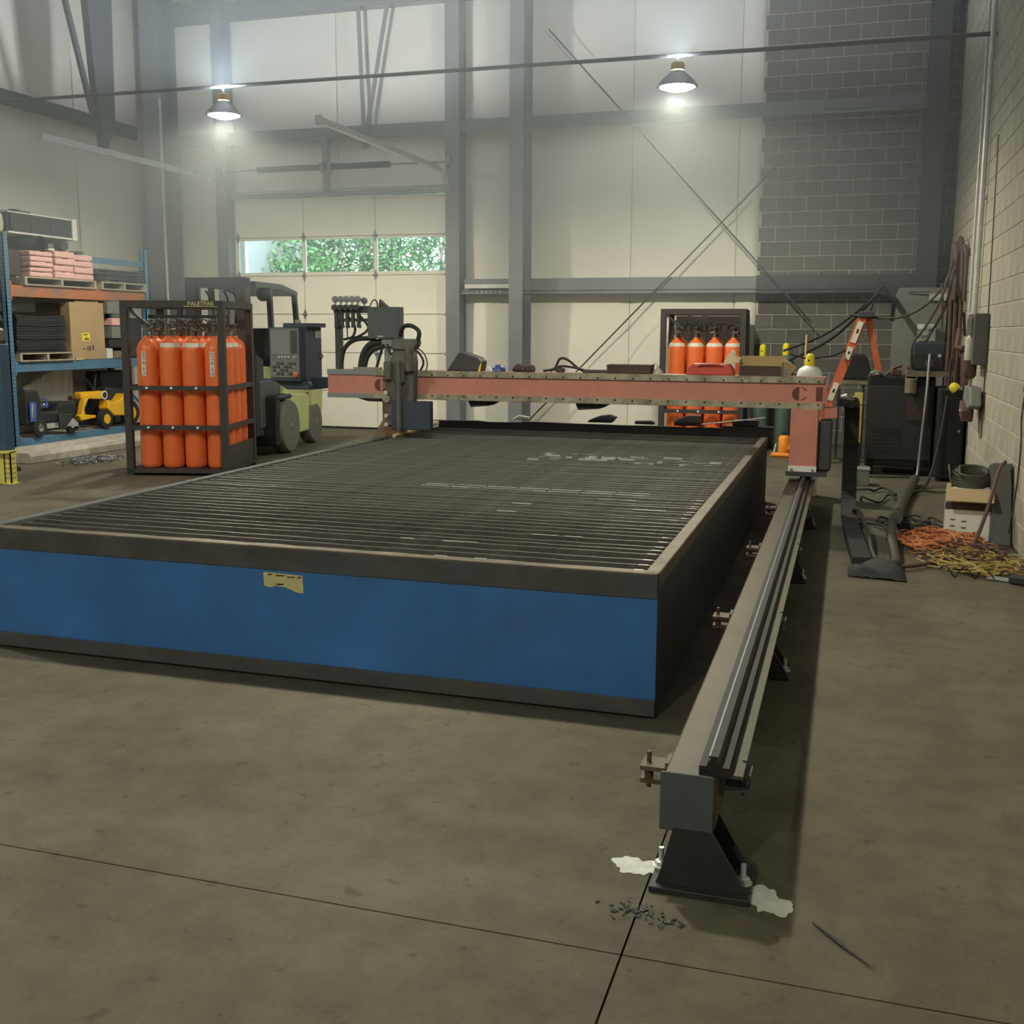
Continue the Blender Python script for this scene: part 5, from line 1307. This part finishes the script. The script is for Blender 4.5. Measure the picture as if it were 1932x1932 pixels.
hosething([(1.05, 12.5, 1.3), (1.0, 12.2, .8), (.92, 12.0, .3), (.80, 11.6, .02), (.6, 10.9, .02)], .014, 'rubber', 'drop_cable', 'black cable dropping beside the tall cabinet', 'cable', 'cables in front of the power unit')

# equipment on the right wall
for y, r_, z0, lb in ((11.92, .028, 1.75, 'thick bright conduit running up the right wall'), (12.42, .014, 1.80, 'thin conduit running up the right wall beside the thick one')):
    mb = MB().tube([(1.19, y, z0), (1.19, y, ZC - .01)], r_, 10)
    for z in (2.9, 4.9, 6.2): mb.box(1.205, 1.228, y - .06, y + .06, z, z + .03)
    solo(mb, 'conduit', M['galv'], lb, 'conduit', 'conduits on the right wall', smooth=60)
solo(MB().tube([(1.222, 10.9, .6), (1.222, 11.2, 3.4)], .006, 6), 'thin_wire', M['hose_brown'], 'thin wire running up the right wall near the conduits', 'wire')
t = thing('disconnect_switch', 'grey electrical disconnect switch box on the right wall', 'switch box', (1.18, 11.3, 1.25))
MB().box(1.10, 1.233, 10.95, 11.50, 1.28, 1.76).build('switch_box', M['cabinet_grey'], t, bevel=.008)
MB().box(1.085, 1.10, 11.05, 11.45, 1.32, 1.72).build('switch_cover', M['cabinet_grey'], t, bevel=.006)
MB().bar((1.07, 11.44, 1.55), (1.05, 11.46, 1.78), .025, .025).build('switch_handle', M['black_metal'], t)
MB().lathe([(.055, 0), (.055, .20), (.048, .22), (.03, .235)], (1.10, 11.10, 1.32), n=18).build('receptacle', M['pvc'], t, smooth=40)
MB().lathe([(.04, -.17), (.062, -.14), (.062, 0), (.055, .005)], (1.10, 11.10, 1.32), n=18).build('plug', M['hose_brown'], t, smooth=40)
MB().tube([(1.12, 11.12, 1.16), (1.12, 11.16, 1.08)], .016, 8).build('drop_pipe', M['galv'], t)
t = thing('angled_receptacle', 'olive angled wall socket with a brown plug below the disconnect', 'socket', (1.14, 11.1, .8))
MB().prism([(11.55, .97), (11.45, 1.07), (10.95, 1.07), (10.85, .90), (11.05, .86), (11.5, .90)], 'x', 1.10, 1.20).build('socket_body', M['panel_grey'], t, bevel=.012)
MB().obox((1.11, 11.25, .83), (.11, .26, .12), rotm(.35, 0, 0)).build('plug', M['hose_brown'], t, bevel=.01)
MB().box(1.05, 1.06, 11.2, 11.27, .83, .85).build('plug_label', M['white_paint'], t)
solo(MB().lathe([(.05, 0), (.055, .02), (.04, .07), (.02, .08)], (1.08, 12.0, 1.0), rotm(0, -.9, 0), 14), 'yellow_cap', M['cap_yellow'], 'small yellow cap sticking out beside the wall socket', 'cap', smooth=50)  # a tilted yellow cap rather than a funnel
t = thing('pipe_valve', 'red pipe bracket with a valve beside the switch box', 'valve', (1.12, 12.6, 1.4))
MB().tube([(1.15, 12.9, 1.62), (1.12, 12.75, 1.42), (1.16, 12.35, 1.42)], .03, 8).build('elbow', M['hose_brown'], t, smooth=50)
MB().box(1.16, 1.233, 12.25, 12.9, 1.0, 1.40).build('backing_plate', M['hose_brown'], t, bevel=.004)
solo(MB().tube(catmull([(1.224, 8.50, 1.17), (1.224, 8.58, .95), (1.224, 8.52, .8), (1.224, 8.55, .5), (1.20, 8.6, .1)], 6), .006, 6), 'hanging_wire', M['hose_olive'], 'thin cord hanging on the right wall above the grey cabinet', 'cord')
solo(MB().tube(catmull([(1.222, 8.52, 1.17), (1.20, 8.3, 1.22), (1.21, 8.0, 1.24), (1.20, 7.6, 1.22)], 6), .014, 6), 'orange_cord', M['cord_orange'], 'orange cord hooked on the right wall at the picture edge', 'cord')

# floor things by the right wall
t = thing('floor_carton', 'open cardboard carton with a white printed lower front by the right wall', 'box', (.95, 9.0, 0))
RZc = rotm(0, 0, -.10)
def cbx(cx, cy, cz, sx, sy, sz): return MB().obox(Vector((.95, 8.95, 0)) + RZc @ Vector((cx, cy, cz)), (sx, sy, sz), RZc)
cbx(0, 0, .20, .34, .40, .38).build('carton_body', M['cardboard'], t, bevel=.004)
cbx(-.0, -.2005, .125, .335, .004, .225).build('printed_front', M['white_paint'], t)
cbx(0, -.2010, .265, .335, .004, .055).build('printed_band', M['leather'], t)
cbx(-.171, -.02, .16, .004, .36, .28).build('printed_side', M['cyl_white'], t)
cbx(-.174, .02, .20, .003, .06, .10).build('side_mark', M['estop'], t)
for (a, b) in ((-.11, .16), (-.03, .15), (-.11, .11), (-.03, .10)): cbx(a, -.203, b, .035, .002, .012).build('print', M['cabinet_grey'], t)
MB().obox(Vector((.95, 8.95, 0)) + RZc @ Vector((0, -.26, .36)), (.34, .15, .004), RZc @ rotm(.55)).build('flap', M['cardboard'], t)
MB().obox(Vector((.95, 8.95, 0)) + RZc @ Vector((-.15, .10, .46)), (.004, .25, .16), RZc @ rotm(0, -.2)).build('flap', M['cardboard'], t)
cbx(.02, .02, .392, .28, .32, .006).build('packing_paper', M['white_paint'], t)
mb = MB(); r = random.Random(8); pts = []
for k in range(90):
    a = k * .42; pts.append((.97 + (.13 + .03 * math.sin(k * .9)) * math.cos(a), 8.98 + .15 * math.sin(a), .42 + .10 * (k / 90) + .03 * math.sin(a)))
solo(MB().tube(catmull(pts, 3), .014, 6), 'cable_coil', M['hose_olive'], 'dark cable coiled on top of the open floor carton', 'cable', smooth=60)
t = thing('grey_cabinet', 'grey sheet metal cabinet with a sloping top leaning by the right wall', 'cabinet', (1.13, 8.9, 0))
MB().prism([(8.62, 0), (9.10, 0), (9.10, .50), (9.02, .56), (8.84, .60)], 'x', 1.08, 1.225).build('cabinet_body', M['cabinet_grey'], t, bevel=.008)
MB().cyl((1.075, 8.85, .44), (1.082, 8.85, .44), .018, n=12).build('knockout', M['ink'], t)
hosething([(1.16, 8.75, .62), (1.10, 8.60, .56), (1.02, 8.35, .35), (.93, 8.22, .10), (.85, 8.1, .03), (.72, 7.85, .02), (.50, 7.55, .03), (.36, 7.45, .03)], .014, 'hose_brown', 'extension_lead', 'dark cord running from the grey cabinet across the floor to the cable chain', 'cord')
# wire piles
def tangle(cx, cy, rx, ry, n, rad, zmax, seed):
    r = random.Random(seed); mb = MB()
    for k in range(n):
        a0 = r.uniform(0, 6.28); ex = rx * r.uniform(.45, 1.0); ey = ry * r.uniform(.45, 1.0); ox, oy = r.gauss(0, rx * .25), r.gauss(0, ry * .25)
        zz = .008 + r.random() * zmax; m_ = 22; L = r.uniform(2.5, 6.0)
        pts = [(cx + ox + ex * math.cos(a0 + L * i / m_) + .02 * math.sin(3 * i), cy + oy + ey * math.sin(a0 + L * i / m_), max(rad, zz + .012 * math.sin(i * .9 + k))) for i in range(m_ + 1)]
        mb.tube(pts, rad, 5)
    return mb
o = solo(tangle(.72, 8.42, .26, .38, 46, .0055, .07, 31), 'copper_wire_pile', M['cord_orange'], 'orange copper wire heap on the floor left of the carton', 'wire', kind='stuff', smooth=60)
o = solo(tangle(.90, 7.75, .26, .30, 40, .0055, .06, 32), 'extension_cord_pile', M['cord_gold'], 'yellowish extension cords heaped on the floor before the grey cabinet', 'cord', kind='stuff', smooth=60)
o = solo(tangle(.86, 7.95, .22, .25, 16, .006, .09, 33), 'brown_cord_pile', M['hose_brown'], 'brown cords heaped on the floor at the right', 'cord', kind='stuff', smooth=60)
pts = [(.64 + .0175 * k, 7.42 + .04 * math.cos(k * .9) - .002 * k, .035 + .03 * math.sin(k * .9)) for k in range(26)]
solo(MB().tube(catmull(pts, 3), .005, 6), 'coiled_cord', M['rubber'], 'black spiral cord on the floor in front of the wire heaps', 'cord', smooth=60)
t = thing('bar_clamp', 'small bar clamp on the floor at the right edge', 'clamp', (1.08, 7.35, 0))
MB().bar((.92, 7.38, .02), (1.18, 7.26, .02), .02, .02).build('clamp_bar', M['galv'], t)
MB().obox((1.09, 7.29, .03), (.10, .06, .05), rotm(0, 0, -.4)).build('clamp_jaw', M['black_metal'], t, bevel=.008)

# cable chain from the gantry to the floor: every link is a piece
t = thing('cable_chain', 'black ribbed cable chain from the gantry end down and along the floor', 'cable chain', (.1, 8.4, 0))
path = catmull([(-.02, 9.42, .98), (.02, 9.50, 1.00), (.045, 9.62, .95), (.05, 9.72, .80), (.052, 9.76, .50), (.055, 9.70, .22), (.06, 9.50, .09), (.07, 9.2, .05), (.09, 8.6, .05), (.12, 8.0, .05), (.15, 7.45, .05)], 40)
acc = 0; last = path[0]; step = .05
prev = None
for i in range(1, len(path)):
    seg = path[i] - path[i - 1]
    acc += seg.length
    if acc >= step:
        acc = 0
        d_ = seg.normalized(); w_ = Vector((1, 0, 0)); w_ = (w_ - d_ * w_.dot(d_)).normalized(); u_ = w_.cross(d_)
        R = Matrix((w_, d_, u_)).transposed()
        MB().obox(path[i], (.125, .056, .075), R).build('chain_link', M['rubber'], t, bevel=.006)
MB().tube([p for p in path[::10]], .022, 6).build('inner_cables', M['black_metal'], t)
t = thing('cable_reel_cover', 'dark rubber mat lump at the near end of the cable chain', 'cover', (.22, 7.35, 0))
mb = MB(); r = random.Random(15); P = []; F = []; n = 12
for j in range(n + 1):
    for i in range(n + 1):
        u, v = i / n, j / n
        P.append((.06 + .36 * u, 7.18 + .30 * v - .06 * u, .004 + .075 * max(0, math.sin(PI * u)) ** .4 * max(0, math.sin(PI * v)) ** .4 * (1 + .35 * math.sin(7 * u + 5 * v)) + r.uniform(0, .012)))
for j in range(n):
    for i in range(n): F.append((j * (n + 1) + i, j * (n + 1) + i + 1, (j + 1) * (n + 1) + i + 1, (j + 1) * (n + 1) + i))
mb.add(P, F)
mb.build('crumpled_cover', M['rubber'], t, smooth=60)
MB().tube(catmull([(.30, 7.36, .06), (.36, 7.45, .05), (.37, 7.8, .05), (.36, 8.2, .10), (.38, 8.6, .16)], 6), .035, 8).build('cable_bundle', M['hose_olive'], t, smooth=60)
hosething([(.40, 8.55, .18), (.44, 9.2, .10), (.50, 10.0, .06), (.60, 10.9, .05), (.72, 11.9, .06)], .05, 'hose_olive', 'hose_bundle', 'thick olive hose bundle on the floor leading to the power unit', 'hose')
r = random.Random(17)
lbs = ['nearest the gantry leg', 'under the waste box', 'in front of the tall cabinet', 'between bundle and wall', 'beside the bundle on its left', 'farthest back by the wall', 'crossing the bundle', 'curling toward the carton', 'looping near the wall', 'lying by the power unit', 'crossing under the chain', 'curling beside the chain']
for k in range(12):
    x0, y0 = r.uniform(.25, .7), r.uniform(8.4, 11.2)
    pts = [(x0 + r.uniform(-.05, .05) + .14 * i * (1 if k % 2 else -.6), y0 + r.uniform(-.35, .35), .02 + .02 * (i % 2)) for i in range(5)]
    hosething(pts, .011, 'hose_olive' if k % 2 else 'rubber', 'floor_hose', 'thin dark hose on the floor %s' % lbs[k], 'hose', 'hoses on the floor by the power unit')
hosething([(.10, 9.3, .10), (.13, 9.0, .16), (.19, 8.4, .12), (.22, 7.9, .05), (.24, 7.5, .06)], .016, 'hose_olive', 'chain_hose', 'olive hose running along the right side of the cable chain', 'hose')

# ---------------------------------------------------------------- haze volume added to imitate lens veil over the upper shop
hm = bpy.data.materials.new('haze_air'); hm.use_nodes = True
hn = hm.node_tree; hn.nodes.remove(hn.nodes['Principled BSDF'])
vsn = hn.nodes.new('ShaderNodeVolumeScatter'); vsn.inputs['Color'].default_value = (.78, .90, 1.0, 1); vsn.inputs['Density'].default_value = HAZE; vsn.inputs['Anisotropy'].default_value = .35
hn.links.new(vsn.outputs['Volume'], hn.nodes['Material Output'].inputs['Volume'])
hz = MB().box(XL + .21, XR - .14, YN + .05, 15.2, 1.9, ZC - .3).build('shop_haze', hm)
tag(hz, 'thin bluish haze volume added under the roof as lens veil', 'haze', kind='stuff')
